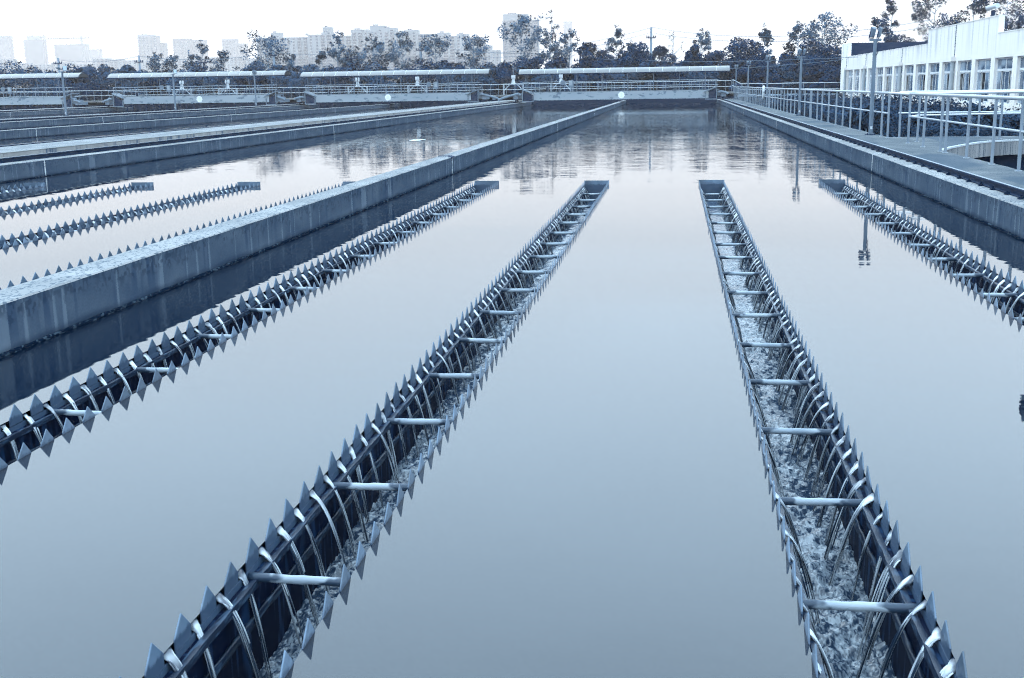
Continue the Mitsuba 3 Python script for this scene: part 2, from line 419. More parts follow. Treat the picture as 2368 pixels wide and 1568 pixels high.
for ti, (cx, y0, side) in enumerate(TROUGHS):
    tr = thing('weir_trough', TROUGH_LABEL[ti], 'weir trough', 'weir troughs at the water surface')
    tw = struct('trough_water', 'foaming water running in a weir trough')
    for s in (-1, 1):
        xo = cx + s * HW
        wp = part(tr, 'weir_plate', MB().box((xo - .003, y0, -.30), (xo + .003, YEND, -.045)), 'weir_plate_grey')
        part(tr, 'side_wall', MB().box((xo - s * .003 - .012, y0, -.78), (xo - s * .003 + .012, YEND, -.0485)) if False else MB().box((min(xo - s * .005, xo - s * .021), y0, -.78), (max(xo - s * .005, xo - s * .021), YEND, -.075)), 'trough_dark')
        part(tr, 'angle_strip', rough_bar(min(xo - s * .022, xo - s * .048), max(xo - s * .022, xo - s * .048), -.104, -.072, y0, YEND, .010, .06, ti * 3 + s), 'slime', 40)
        part(tr, 'stiffener_rib', rough_bar(min(xo - s * .022, xo - s * .040), max(xo - s * .022, xo - s * .040), -.262, -.228, y0, YEND, .016, .09, ti * 3 + s + 50), 'slime', 40)
        n = int((22.41 - .06 - y0) / PITCH)
        for k in range(n):
            y = 22.41 - k * PITCH
            part(wp, 'tooth', TEETH[rng.integers(6)], None, to_world=T().translate([xo, y, rng.uniform(-.004, .004)]).rotate([0, 1, 0], float(rng.normal() * (5.0 if rng.uniform() < .1 else 1.2))).rotate([1, 0, 0], float(rng.normal() * (3.5 if rng.uniform() < .08 else .8))))
            yj = y - PITCH / 2
            if yj > y0 + .05:
                j = rng.integers(16)
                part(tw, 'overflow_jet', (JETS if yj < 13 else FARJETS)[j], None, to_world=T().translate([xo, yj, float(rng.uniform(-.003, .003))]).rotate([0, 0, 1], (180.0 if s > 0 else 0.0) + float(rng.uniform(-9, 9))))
    part(tr, 'end_plate', MB().box((cx - HW - .008, YEND + .002, -.78), (cx + HW + .008, YEND + .010, .086)), 'weir_plate_grey')
    part(tr, 'floor', MB().box((cx - HW, y0, -.80), (cx + HW, YEND, -.781)), 'trough_dark')
    k = 0
    yp = 21.36
    while yp > y0 + .1:
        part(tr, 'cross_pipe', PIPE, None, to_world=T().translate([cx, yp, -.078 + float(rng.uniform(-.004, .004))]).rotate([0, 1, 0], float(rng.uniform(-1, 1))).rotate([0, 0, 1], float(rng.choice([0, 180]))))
        yp -= 1.1425
    # water in the trough: rough near the outlet, calm near the closed end
    step = .013 if ti in (1, 2) else .03
    ny, nx = int((YEND - .02 - y0) / step), 33 if ti in (1, 2) else 17
    X, Y = np.meshgrid(np.linspace(cx - HW + .022, cx + HW - .022, nx), np.linspace(y0, YEND - .01, ny), indexing='ij')
    P = np.stack([X, Y, X * 0], -1)
    rough = np.interp(Y, [1, 9, 15, 19], [1.0, .75, .35, .12])
    h = .05 * nz(P, 3, 6.0) + .034 * nz(P, 4, 17.0) + .024 * nz(P * [1.2, 1, 1], 5, 40.0)
    P[..., 2] = water_level(Y) + rough * h
    i, j = np.meshgrid(np.arange(nx - 1), np.arange(ny - 1), indexing='ij')
    q = np.stack([i * ny + j, (i + 1) * ny + j, (i + 1) * ny + j + 1, i * ny + j + 1], -1).reshape(-1, 4)
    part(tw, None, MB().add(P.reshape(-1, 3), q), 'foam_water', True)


# ------------------------------------------------------------------ tank water
def water_sheet(x0, x1, ya, yb, z, cuts, label):
    k = struct('water', label)
    xs = sorted({x0, x1, *(v for c in cuts for v in (c[0] - HW - .001, c[0] + HW + .001))})
    mb = MB()
    for a, b in zip(xs[:-1], xs[1:]):
        c = [c for c in cuts if abs((a + b) / 2 - c[0]) < HW]
        spans = [(ya, yb)] if not c else [(YEND + .010, yb)] + ([(ya, c[0][1])] if c[0][1] > ya else [])
        for p, q in spans: mb.add([[a, p, z], [b, p, z], [b, q, z], [a, q, z]], [[0, 1, 2, 3]])
    part(k, None, mb, 'tank_surface')


ENDY = 120.0
water_sheet(-4.92, 4.19, -3, ENDY, 0, [t for t in TROUGHS if t[2] == 'right'], 'still water of the nearest tank')
water_sheet(-14.7, -5.28, -3, ENDY, 0, [t for t in TROUGHS if t[2] == 'left'], 'still water between the dividing wall and the left bank')
water_sheet(-28.6, -19.2, -3, ENDY, 0, [], 'water of the second tank, right half')
water_sheet(-37.5, -28.98, -3, ENDY, 0, [], 'water of the second tank, left half')
water_sheet(-58.3, -40.3, -3, ENDY, 0, [], 'water of the third tank')
water_sheet(-84, -62.6, -3, ENDY, 0, [], 'water of the fourth tank')


# ------------------------------------------------------------------ tank walls: cast sections between sealed joints
def wall_section(x0, x1, ya, yb, ztop, step, seed, amp=.006):
    """Side skin and top skin of one section, subdivided along y and lightly uneven; returned as two meshes."""
    m = max(2, int((yb - ya) / step) + 1); y = np.linspace(ya, yb, m)
    ch = .012
    zs = [-1.25, -.05, .06, .16, .26, ztop - .05, ztop - ch]
    left = [[x0, z] for z in zs]; right = [[x1, z] for z in zs[::-1]]
    side, top = MB(), MB()

    def skin(prof, mb, flip):
        prof = np.array(prof); s = len(prof)
        V = np.zeros((m, s, 3)); V[:, :, 0] = prof[:, 0]; V[:, :, 2] = prof[:, 1]; V[:, :, 1] = y[:, None]
        d = nz(V.reshape(-1, 3) * [5, 3, 7], seed).reshape(m, s); e = nz(V.reshape(-1, 3) * [5, 9, 7], seed + 9).reshape(m, s)
        V[:, :, 0] += amp * d * (V[:, :, 2] < ztop); V[:, :, 2] += amp * .7 * e * (V[:, :, 2] > .2)
        i, j = np.meshgrid(np.arange(m - 1), np.arange(s - 1), indexing='ij')
        q = np.stack([i * s + j, i * s + j + 1, (i + 1) * s + j + 1, (i + 1) * s + j], -1).reshape(-1, 4)
        mb.add(V.reshape(-1, 3), q if not flip else q[:, ::-1])

    skin(left, side, True); skin(right, side, True)
    nt = 5
    skin([[x0, ztop - ch]] + [[a, ztop] for a in np.linspace(x0 + ch, x1 - ch, nt)] + [[x1, ztop - ch]], top, True)
    return side, top


JOINTS = [-3.0, 1.9, 25.4, 49.0, 72.5, 96.0, ENDY]


def tank_wall(label, x0, x1, ztop, faces, ystart=0, topmat='concrete_top', sidemat='concrete_side', fine=True, crust=True):
    w = thing('tank_wall', label, 'wall', 'concrete walls between the tanks')
    for i, (a, b) in enumerate(zip(JOINTS[:-1], JOINTS[1:])):
        if b <= ystart: continue
        side, top = wall_section(x0, x1, a + .012, b - .012, ztop, .12 if (fine and b < 50) else .5, int(abs(x0) * 10) + i)
        sec = part(w, 'section', side, sidemat, 35)
        part(sec, 'coping', top, topmat, 35)
        if i > 0:
            mb = MB()
            for f in faces:
                s = 1 if f == x1 else -1
                zz = np.linspace(.0, ztop - .004, 12)
                wv = .018 + .010 * rng.uniform(-1, 1, 12)
                for k in range(11):
                    xa, xb = f - s * .03, f + s * .006
                    mb.box((min(xa, xb), a - wv[k], zz[k]), (max(xa, xb), a + wv[k], zz[k + 1]))
            mb.box((x0 + .01, a - .014, ztop - .03), (x1 - .01, a + .014, ztop + .003))
            part(w, 'joint_sealant', mb, 'sealant')
    if crust:
        for f in faces:
            s = 1 if f == x1 else -1
            part(w, 'waterline_crust', rough_bar(min(f - s * .01, f + s * .018), max(f - s * .01, f + s * .018), -.012, .022, max(ystart, -2.9), 60, .022, .07, int(abs(f) * 7)), 'scum', 40)
    return w


tank_wall('long concrete dividing wall crossing the picture behind the nearest trough', -5.28, -4.92, .39, [-4.92, -5.28])
tank_wall('stained concrete wall with a rail on it, right bank of the nearest tank', 4.19, 4.78, .385, [4.19])
tank_wall('dark concrete wall topped by a rail, left bank of the nearest tank', -15.4, -14.7, .385, [-14.7], 15)
tank_wall('concrete bank wall of the second tank, facing away behind the pale kerb', -19.2, -18.3, .385, [-19.2], 20, fine=False, crust=False)
tank_wall('second dividing wall, standing in the second tank', -28.98, -28.6, .39, [-28.6], 35, fine=False)
tank_wall('far bank wall of the second tank carrying lamp posts', -38.35, -37.5, .385, [-37.5], 50, fine=False, crust=False)
tank_wall('near bank wall of the third tank behind the lamp posts', -40.3, -39.3, .385, [-40.3], 60, fine=False, crust=False)
tank_wall('far bank wall of the third tank, farthest strip of concrete at left', -59.2, -58.3, .385, [-58.3], 70, fine=False, crust=False)
tank_wall('bank wall of the fourth tank at the left edge', -62.6, -61.8, .385, [-62.6], 80, fine=False, crust=False)


def kerb(label, x0, x1, ya, yb, z, flip=False):
    k = thing('kerb', label, 'kerb', 'raised kerbs between the tank banks')
    y = ya
    while y < yb - .1:
        b = min([j for j in JOINTS if j > y + .5] + [yb])
        b = min(b, yb)
        part(k, 'slab', MB().box((x0 + .012, y + .008, .30), (x1 - .012, b - .008, z - .012)), 'kerb_side')
        part(k, 'slab_top', MB().box((x0, y + .008, z - .012), (x1, b - .008, z)), 'concrete_top')
        y = b


kerb('pale stained kerb between the two rails of the left bank', -17.5, -15.7, 15, ENDY, .56)
kerb('narrow kerb below the lamp posts between second and third tank', -39.25, -38.4, 40, ENDY, .50)
kerb('kerb between the third and the fourth tank at the left edge', -61.6, -59.4, 70, ENDY, .50)

# ------------------------------------------------------------------ rails
CLIP = shape(MB().box((-.035, -.05, 0), (.035, .05, .012)).box((-.03, -.016, .012), (.03, .016, .03)).tube([[0, 0, .03], [0, 0, .055]], .012, 6), 'rail_steel')


def crane_rail(label, x, ya, yb, z, clips):
    r = thing('crane_rail', label, 'rail', 'rails for the travelling bridges')
    prof = [(-.055, 0), (.055, 0), (.055, .012), (.009, .022), (.009, .068), (.031, .076), (.031, .098), (.024, .104), (-.024, .104), (-.031, .098), (-.031, .076), (-.009, .068), (-.009, .022), (-.055, .012)]
    m = 2; s = len(prof); mb = MB()
    V = np.array([[[px + x, y, pz + z] for px, pz in prof] for y in (ya, yb)]).reshape(-1, 3)
    mb.add(V, [[j, s + j, s + (j + 1) % s, (j + 1) % s] for j in range(s)])
    part(r, 'web_and_foot', mb, 'rail_steel')
    part(r, 'running_face', MB().box((x - .022, ya, z + .1045), (x + .022, yb, z + .107)), 'railtop_steel')
    if clips:
        y = clips[0]
        while y < clips[1]:
            part(r, 'rail_clip', CLIP, None, to_world=rot_z(x - .075, y + rng.uniform(-.03, .03), z, rng.uniform(-8, 8)))
            y += .67
    for y in (25.9, 49.4, 73.0):
        if ya < y < yb and clips:
            part(r, 'fish_plate', MB().box((x - .032, y - .25, z + .03), (x - .0325 + .02, y + .25, z + .06)).box((x - .04, y - .18, z + .036), (x - .03, y - .13, z + .055)).box((x - .04, y + .13, z + .036), (x - .03, y + .18, z + .055)), 'rail_steel')


crane_rail('dark steel rail on the right bank wall beside the railing', 4.52, 4, 119, .388, (9.5, 90))
crane_rail('dark rail along the near edge of the left bank', -15.12, 15, 119, .388, (19, 60))
crane_rail('rail on the far side of the pale kerb', -18.8, 20, 119, .388, None)
crane_rail('rail on the far bank of the second tank', -38.0, 45, 119, .388, None)
crane_rail('rail on the near bank of the third tank', -39.8, 50, 119, .388, None)
crane_rail('rail on the far bank of the third tank', -58.75, 70, 119, .388, None)
crane_rail('rail on the bank of the fourth tank', -62.1, 75, 119, .388, None)

# ------------------------------------------------------------------ right walkway
wk = struct('walkway', 'grey concrete walkway beside the rail')
for a, b in ((2, 25.5), (25.5, 49), (49, 72.5), (72.5, 96), (96, 119)):
    m = int((b - a) / .25)
    y = np.linspace(a + .006, b - .006, m)
    xe = 5.83 + .025 * nz(np.stack([y * 0, y, y], 1), 2, 1.7) + .02 * nz(np.stack([y * 0, y, y], 1), 5, 6.0)
    V = np.concatenate([np.stack([y * 0 + 4.80, y, y * 0 + .395], 1), np.stack([xe - .02, y, y * 0 + .396], 1), np.stack([xe, y, y * 0 + .375], 1), np.stack([xe - .01, y, y * 0 - 1.2], 1), np.stack([y * 0 + 4.80, y, y * 0 + .2], 1)])
    q = [[l * m + i, (l + 1) * m + i, (l + 1) * m + i + 1, l * m + i + 1] for i in range(m - 1) for l in (0, 1, 2)] + [[4 * m + i, i, i + 1, 4 * m + i + 1] for i in range(m - 1)]
    part(wk, 'slab', MB().add(V, np.array(q)), 'walk_top', 30)

# cross walkway with its curved edge over the pit
cw = thing('cross_walkway', 'concrete side walkway with a pale curved edge, leading right to the hedge', 'walkway')
curve = np.array([[5.84, 26.6], [6.3, 27.75], [6.94, 28.98], [7.4, 29.8], [7.88, 30.4], [8.4, 30.82], [9.0, 31.15], [10.0, 31.45], [12.0, 31.7], [20.0, 31.9]])
t_ = np.linspace(0, len(curve) - 1, 60)
cv = np.stack([np.interp(t_, np.arange(len(curve)), curve[:, k]) for k in (0, 1)], 1)
m = len(cv)
far = np.stack([cv[:, 0], np.full(m, 33.1)], 1)
q = np.array([[i, i + 1, m + i + 1, m + i] for i in range(m - 1)])
part(cw, 'slab', MB().add(np.vstack([np.c_[cv, np.full(m, .386)], np.c_[far, np.full(m, .386)]]), q), 'walk_top')
part(cw, 'back_face', MB().box((5.84, 33.1, -1.2), (20, 33.2, .384)), 'concrete_top')
nrm_ = np.gradient(cv, axis=0); nrm_ = np.stack([nrm_[:, 1], -nrm_[:, 0]], 1); nrm_ /= np.linalg.norm(nrm_, axis=1, keepdims=True)
o = cv + nrm_ * .015
part(cw, 'edge_band', MB().add(np.vstack([np.c_[o, np.full(m, .384)], np.c_[o, np.full(m, .02)]]), q[:, ::-1]), 'concrete_top')
o2, o3 = cv + nrm_ * .03, cv - nrm_ * .05
part(cw, 'edge_trim', MB().add(np.vstack([np.c_[o2, np.full(m, .36)], np.c_[o2, np.full(m, .40)], np.c_[o3, np.full(m, .40)]]), np.vstack([q, q + m])), 'sealant', 30)
o4 = cv - nrm_ * .35
part(cw, 'pit_wall', MB().add(np.vstack([np.c_[o4, np.full(m, .02)], np.c_[o4, np.full(m, -1.2)]]), q[:, ::-1]), 'navy_cladding_and_shade')  # deep shade under the slab is put into this wall colour
part(cw, 'soffit', MB().add(np.vstack([np.c_[o, np.full(m, .02)], np.c_[o4, np.full(m, .021)]]), q), 'recess_shade')
part(struct('pit_floor', 'dark floor of the pit beside the walkway'), None, MB().box((5.9, 6, -1.19), (40, 31.5, -1.15)), 'navy_cladding_and_shade')


# ------------------------------------------------------------------ railings
FLANGE = shape(MB().tube([[0, 0, 0], [0, 0, .012]], .062, 14), 'stainless', 40)
FLANGE_BRIGHT = shape(MB().tube([[0, 0, 0], [0, 0, .012]], .062, 10), 'bright_rail', 40)


def post_shape(h, r=.026, n=12, mat='stainless'): return shape(MB().tube([[0, 0, 0], [0, 0, h * .5], [0, 0, h]], r, n, caps=False), mat, 40)


def railing(label, pts, posts, z, h, group=None, mat='stainless', top_r=.034, mid_r=.022, mids=(.55,), gaps=(), flange=True, n=12, post_r=.030, zf=None, stuff_posts=False):
    """Railing along a polyline in plan. posts: distances along it. gaps: distance spans where the mid rail is left out."""
    r = thing('railing', label, 'railing', group)
    P = np.array(pts, float); seg = np.linalg.norm(np.diff(P[:, :2], axis=0), axis=1); cum = np.r_[0, np.cumsum(seg)]
    if P.shape[1] == 2: P = np.c_[P, np.full(len(P), z)]

    def pos(s): return np.array([np.interp(s, cum, P[:, k]) for k in range(3)])

    top = MB().tube([pos(s) + [0, 0, h] for s in cum], top_r, n)
    part(r, 'top_rail', top, mat, 40)
    spans, s0 = [], 0.0
    for a, b in gaps: spans.append((s0, a)); s0 = b
    spans.append((s0, cum[-1]))
    for mz in mids:
        for a, b in spans:
            ss = [a] + [c for c in cum if a < c < b] + [b]
            part(r, 'mid_rail', MB().tube([pos(s) + [0, 0, h * mz] for s in ss], mid_r, n), mat, 40)
    ps = post_shape(h, post_r, n, 'post_steel')
    for s in posts:
        x, y, zz = pos(s)
        k = part(r, 'post', ps, None, to_world=T().translate([x, y, zz]).rotate([0, 1, 0], float(rng.uniform(-.6, .6))))
        if flange: part(k, 'flange', FLANGE, None, to_world=mv(x, y, zz + .001))
    return r


RX = 5.69
main_posts = [20.16, 21.83, 23.69, 25.49, 25.97, 27.75, 29.49]
back = [32.42, 33.4, 35.3, 37.24, 39.31, 41.05, 42.8, 44.85, 46.9, 48.4, 50.5, 50.95, 53.05, 55.6]
y = 57.5
while y < 118: back.append(y); y += 1.88 if int(y) % 12 else .45
front = [y for y in (7.0, 8.9, 10.7, 12.6, 14.5, 16.4, 18.3)] + main_posts
railing('steel railing at the right edge, in front of the dark pit', [[RX, 6.6], [RX, 29.49]], [y - 6.6 for y in front], .395, 1.19, 'railings of the right walkway')
railing('long steel railing beside the walkway, running back to the far bridge', [[RX + .02, 32.42], [RX + .08, 118.2]], [y - 32.42 for y in back], .395, 1.19, 'railings of the right walkway')
railing('steel railing along the far side of the cross walkway before the hedge', [[5.98, 32.5], [20, 32.95]], [0.05, 2.1, 4.2, 6.3, 8.4, 10.5], .388, 1.21, 'railings of the cross walkway', mat='bright_rail')
railing('steel railing bending along the curved edge of the cross walkway', [[5.69, 29.49], [6.08, 30.45], [7.2, 30.95], [8.24, 31.25], [10, 31.75], [20, 32.2]], [1.05, 3.4, 5.6, 7.9, 10.2], .388, 1.19, 'railings of the cross walkway', mat='bright_rail')
# diagonal pieces that close the main rail over the opening
ct = thing('railing_link', 'thick pale handrail bridging the gap of the railing at the side walkway', 'handrail')
part(ct, 'handrail', MB().tube([[RX + .02, 32.42, 1.585], [RX, 29.49, 1.585]], .03, 12), 'bright_rail', 40)

# ------------------------------------------------------------------ lamp posts


def floodlight(parent, x, y, z, yaw, tilt, s=1.0):
    mb = MB().extrude([[-.12, -.15], [.12, -.15], [.12, .15], [-.12, .15]], 1, -.02, .05)
    v = mb.arrays()[0]; v[4:, [0, 2]] *= .72
    body = MB().add(v, mb.arrays()[1])
    tw = T().translate([x, y, z]).rotate([0, 0, 1], yaw).rotate([1, 0, 0], tilt).scale(s)
    k = part(parent, 'floodlight', body, 'pole_paint', False, tw)
    part(k, 'lens', MB().box((-.105, -.026, -.135), (.105, -.021, .135)), 'lamp_glass', False, tw)
    part(k, 'bracket', MB().box((-.135, -.012, -.16), (-.122, .012, .02)).box((.122, -.012, -.16), (.135, .012, .02)).box((-.135, -.012, -.175), (.135, .012, -.16)), 'dark_metal', False, tw)


def lamp_post(label, x, y, z0, ztop, group, yaws, r=.062):
    l = thing('lamp_post', label, 'lamp post', group)
    part(l, 'pole', MB().tube([[x, y, z0], [x, y, z0 + 1.2], [x, y, ztop]], [r, r * .95, r * .82], 14), 'pole_paint', 40)
    part(l, 'base_plate', MB().box((x - .14, y - .14, z0), (x + .14, y + .14, z0 + .018)).tube([[x - .1, y - .1, z0 + .018], [x - .1, y - .1, z0 + .05]], .014, 6).tube([[x + .1, y - .1, z0 + .018], [x + .1, y - .1, z0 + .05]], .014, 6), 'dark_metal')
    part(l, 'crossbar', MB().box((x - .16, y - .05, ztop - .05), (x + .16, y + .05, ztop + .01)), 'pole_paint')
    part(l, 'cable', MB().tube([[x + .055, y - .05, ztop - .04], [x + .09, y - .06, ztop - .16], [x + .05, y - .055, ztop - .3], [x + .075, y - .06, ztop - .38], [x + .03, y - .06, ztop - .44]], .012, 6), 'dark_metal', 40)
    part(l, 'door_hatch', MB().box((x - .03, y - r - .012, z0 + .16), (x + .03, y - r + .02, z0 + .24)), 'bright_rail')
    for dx, yaw, tilt in yaws: floodlight(l, x + dx, y, ztop + .19, yaw, tilt)


G = 'lamp posts of the right railing'
lamp_post('tall grey lamp post with two floodlights, nearest one, in front of the white building', 5.60, 34.5, .397, 3.06, G, ((-.09, 235, -12), (.1, 250, -12)))
lamp_post('lamp post at the right picture edge, seen mostly as a reflection in the water', 5.66, 18.4, .397, 3.06, G, ((-.09, 235, -12), (.1, 250, -12)))
lamp_post('second lamp post from the front along the right railing, left of the building', 5.70, 55.0, .397, 3.06, G, ((-.09, 235, -12), (.1, 250, -12)))
lamp_post('third lamp post along the right railing, beside the lifebuoy', 5.80, 75.8, .397, 3.25, G, ((-.09, 230, -12), (.1, 245, -12)))
lamp_post('fourth lamp post along the right railing, thin against dark trees', 5.80, 95.5, .397, 3.3, G, ((-.09, 225, -12), (.1, 240, -12)))
lamp_post('farthest lamp post of the right railing, right of the first bridge', 5.80, 114.5, .397, 3.3, G, ((-.09, 225, -12), (.1, 240, -12)))
G = 'lamp posts between the second and third tank'
lamp_post('leftmost lamp post, with two spread floodlights, in front of the left bridges', -38.9, 70.4, .5, 3.3, G, ((-.22, 160, -70), (.22, 30, -10)), .075)
lamp_post('middle of the three left lamp posts, before the bridge numbered 3', -38.9, 87.1, .5, 3.28, G, ((-.2, 160, -70), (.2, 30, -10)), .075)
lamp_post('rightmost of the three left lamp posts, reaching the canopy top', -38.9, 105.0, .5, 3.4, G, ((-.1, 150, -20), (.1, 200, -15)), .075)

lb = thing('lifebuoy', 'pale lifebuoy hanging on the right railing', 'lifebuoy')
a = np.linspace(0, 2 * np.pi, 25)
part(lb, 'ring', MB().tube(np.stack([np.full(25, RX - .12) + .02 * np.cos(a), 75.6 + .34 * np.cos(a), 1.32 + .36 * np.sin(a)], 1), .075, 10, caps=False), 'white_paint', True)
for k in range(4):
    b = a[k * 6]
    part(lb, 'band', MB().tube([[RX - .12, 75.6 + .34 * np.cos(b + e), 1.32 + .36 * np.sin(b + e)] for e in (-.15, 0, .15)], .081, 10, caps=False), 'pole_paint', True)

# ------------------------------------------------------------------ travelling bridges


def arch(y, z, w, rise, n=9):
    a = np.linspace(math.radians(18), math.radians(162), n)
    c = np.stack([-np.cos(a), np.sin(a)], 1)
    c[:, 0] *= w / 2 / abs(c[0, 0]); c[:, 1] = (c[:, 1] - c[0, 1]) / (1 - c[0, 1]) * rise
    return np.stack([y + c[:, 0], z + c[:, 1]], 1)


def bridge(label, xl, xr, Y, digit, dlabel, cab_x, up=0.0, up2=0.0):
    b = thing('scraper_bridge', label, 'bridge', 'travelling scraper bridges over the tanks')
    zb, zt, D = .60 + up, 1.37 + up, 1.5
    hl, hr = xl + 1.75, xr - 1.4
    part(b, 'beam', MB().box((hl, Y, zb), (hr, Y + .25, zt)).box((hl, Y + D - .25, zb), (hr, Y + D, zt)), 'beam_paint')
    part(b, 'beam_flange', MB().box((hl, Y - .04, zb - .02), (hr, Y + .26, zb)).box((hl, Y - .04, zt), (hr, Y + .26, zt + .02)), 'housing_paint')
    part(b, 'deck', MB().box((xl + .6, Y + .262, zt - .06), (xr - .4, Y + D - .002, zt + .015)), 'housing_paint')
    # wheel housings
    for s, xe in ((1, xl), (-1, xr)):
        x0, x1 = xe + s * .62, xe + s * 1.72
        h = part(b, 'wheel_housing', MB().box((min(x0, x1), Y + .12, .50), (max(x0, x1), Y + .3, .56)).box((min(x0, x0 + s * .07), Y - .1, .50), (max(x0, x0 + s * .07), Y + .05, 1.62 + up)).box((min(x1, x1 - s * .07), Y - .1, .50), (max(x1, x1 - s * .07), Y + .05, 1.14)).box((min(x0, x1), Y - .1, .46), (max(x0, x1), Y + .05, .54)), 'housing_paint')
        cov = MB().add([[x0 - s * .05, Y - .18, 1.62 + up], [x1 + s * .1, Y - .18, 1.12 + up], [x1 + s * .1, Y + D, 1.12 + up], [x0 - s * .05, Y + D, 1.62 + up], [x0 - s * .05, Y - .18, 1.70 + up], [x1 + s * .1, Y - .18, 1.20 + up], [x1 + s * .1, Y + D, 1.20 + up], [x0 - s * .05, Y + D, 1.70 + up]], [[0, 1, 2, 3], [4, 7, 6, 5], [0, 4, 5, 1], [1, 5, 6, 2], [2, 6, 7, 3], [3, 7, 4, 0]])
        part(h, 'sloping_cover', cov, 'housing_paint')
        part(h, 'dark_inside', MB().extrude([[min(x0, x1) + .06, .56], [max(x0, x1) - .06, .56], [max(x0, x1) - .06, 1.08 if s > 0 else 1.5], [min(x0, x1) + .06, 1.5 if s > 0 else 1.08]], 1, Y + .06, Y + .10), 'dark_metal')
        part(b, 'end_carriage', MB().box((xe - .22, Y - .2, .72), (xe + .22, Y + D + .2, 1.02)).box((min(xe, x0), Y + .1, .8), (max(xe, x0), Y + 1.2, 1.25)), 'housing_paint')
        for yy in (Y + .05, Y + D - .05):
            part(b, 'wheel', MB().tube([[xe - .06, yy, .68], [xe + .06, yy, .68]], .2, 16), 'dark_metal', 40)
        part(b, 'motor', MB().tube([[xe + s * .1, Y - .05, 1.12 + up], [xe + s * .5, Y - .05, 1.12 + up]], .13, 10).box((xe + s * .3 - .1, Y - .12, 1.2), (xe + s * .3 + .1, Y + .02, 1.32)), 'housing_paint', 40)
        part(b, 'discharge_pipe', MB().tube([[xe + s * .3, Y - .25, 1.25], [xe - s * .5, Y - .35, 1.05], [xe - s * 1.3, Y - .4, .82], [xe - s * 1.55, Y - .4, .70], [xe - s * 1.6, Y - .4, .56]] if abs(xl + 15.1) < .1 and s > 0 or abs(xr + 18.9) < .1 and s < 0 else [[xe + s * .3, Y - .25, 1.2], [xe - s * .2, Y - .3, 1.1], [xe - s * .4, Y - .3, .95]], .11, 10), 'housing_paint', 40)
    # scraper arms below the beam
    x = hl + .3; k = 0
    while x < hr - .2:
        part(b, 'scraper_arm', MB().box((x - .045, Y + .05, -.35), (x + .045, Y + .14, zb - .02)).box((x - .09, Y + .03, zb - .09), (x + .09, Y + .18, zb - .021)), 'dark_metal')
        x += (.62, .80, .68, .86)[k % 4]; k += 1
    # canopy
    c0, c1 = xl + .35, xr + .5
    n = max(3, round((c1 - c0) / 1.22)); xs = np.linspace(c0, c1, n + 1); ar = arch(Y + D / 2, 3.08 + up2, 2.2, .45)
    for i in range(n):
        m = len(ar); z_ = rng.uniform(-.004, .004)
        xa, xb = xs[i] + .006, xs[i + 1] - .006
        v = np.vstack([np.c_[np.full(m, xa), ar + [0, z_]], np.c_[np.full(m, xb), ar + [0, z_]], np.c_[np.full(m, xa), ar + [0, z_ - .012]], np.c_[np.full(m, xb), ar + [0, z_ - .012]]])
        q = np.array([[j, j + 1, m + j + 1, m + j] for j in range(m - 1)])
        part(b, 'roof_panel', MB().add(v, np.vstack([q, q[:, ::-1] + 2 * m])), 'canopy_sheet', 50)
    for i in range(0, n + 1):
        part(b, 'roof_rib', MB().tube(np.c_[np.full(len(ar), xs[i]), ar + [0, -.035]], .024, 6), 'dark_metal', 40)
        part(b, 'roof_seam', MB().tube(np.c_[np.full(len(ar), xs[i]), ar + [0, .004]], .012, 5), 'bright_rail', 40) if 0 < i < n else None
    for yy, zz in ((ar[0, 0] + .02, 3.05 + up2), (ar[-1, 0] - .02, 3.05 + up2)):
        part(b, 'eave_beam', MB().box((c0, yy - .03, zz - .045), (c1, yy + .03, zz + .02)), 'dark_metal')
    for yy in (Y + .04, Y + D - .04):
        x = xl + 1.0; k = 0
        while x < xr - .3:
            part(b, 'canopy_post', MB().tube([[x, yy, zt], [x, yy, 3.06 + up2]], .034, 6), 'pole_paint', 40)
            x += 2.42
        for zz, rr in ((zt + .92, .030), (zt + .46, .024)):
            part(b, 'handrail', MB().tube([[xl + .7, yy, zz], [xr - .5, yy, zz]], rr, 6), 'stainless' if yy < Y + .5 else 'post_steel', 40)
        x = xl + .7
        while x < xr - .45 and yy < Y + .5:
            part(b, 'rail_post', MB().tube([[x, yy, zt], [x, yy, zt + .92]], .024, 6), 'post_steel', 40)
            x += 1.21
    if digit:
        xm = (xl + xr) / 2 + dlabel
        k = part(b, 'number_disc', MB().tube([[xm, Y - .012, .99 + up], [xm, Y + .001, .99 + up]], .31, 28), 'disc_paint', 40)
        tm = meshkit.text_mesh(digit, .30, .004, bold=True)
        v = np.array(tm.vertices); v[:, 0] -= (v[:, 0].max() + v[:, 0].min()) / 2
        v = np.stack([v[:, 0] + xm, Y - .0125 - v[:, 2], v[:, 1] + .84 + up], 1)
        part(k, 'digit', trimesh.Trimesh(v, tm.faces, process=False), 'digit_paint')
        aa = np.linspace(0, 2 * np.pi, 29)
        if digit == '3': part(k, 'ring_line', MB().tube(np.stack([xm + .24 * np.cos(aa), np.full(29, Y - .013), .99 + up + .24 * np.sin(aa)], 1), .012, 5, caps=False), 'digit_paint')
    cb = part(b, 'control_cabinet', MB().box((cab_x - .22, Y - .10, 1.75 + up), (cab_x + .22, Y + .0, 2.45 + up)), 'housing_paint')
    part(cb, 'stand', MB().box((cab_x - .05, Y - .08, 1.39 + up), (cab_x + .05, Y - .02, 1.75 + up)), 'pole_paint')
    part(cb, 'door_panel', MB().box((cab_x - .17, Y - .112, 1.95 + up), (cab_x + .12, Y - .101, 2.38 + up)), 'beam_paint')
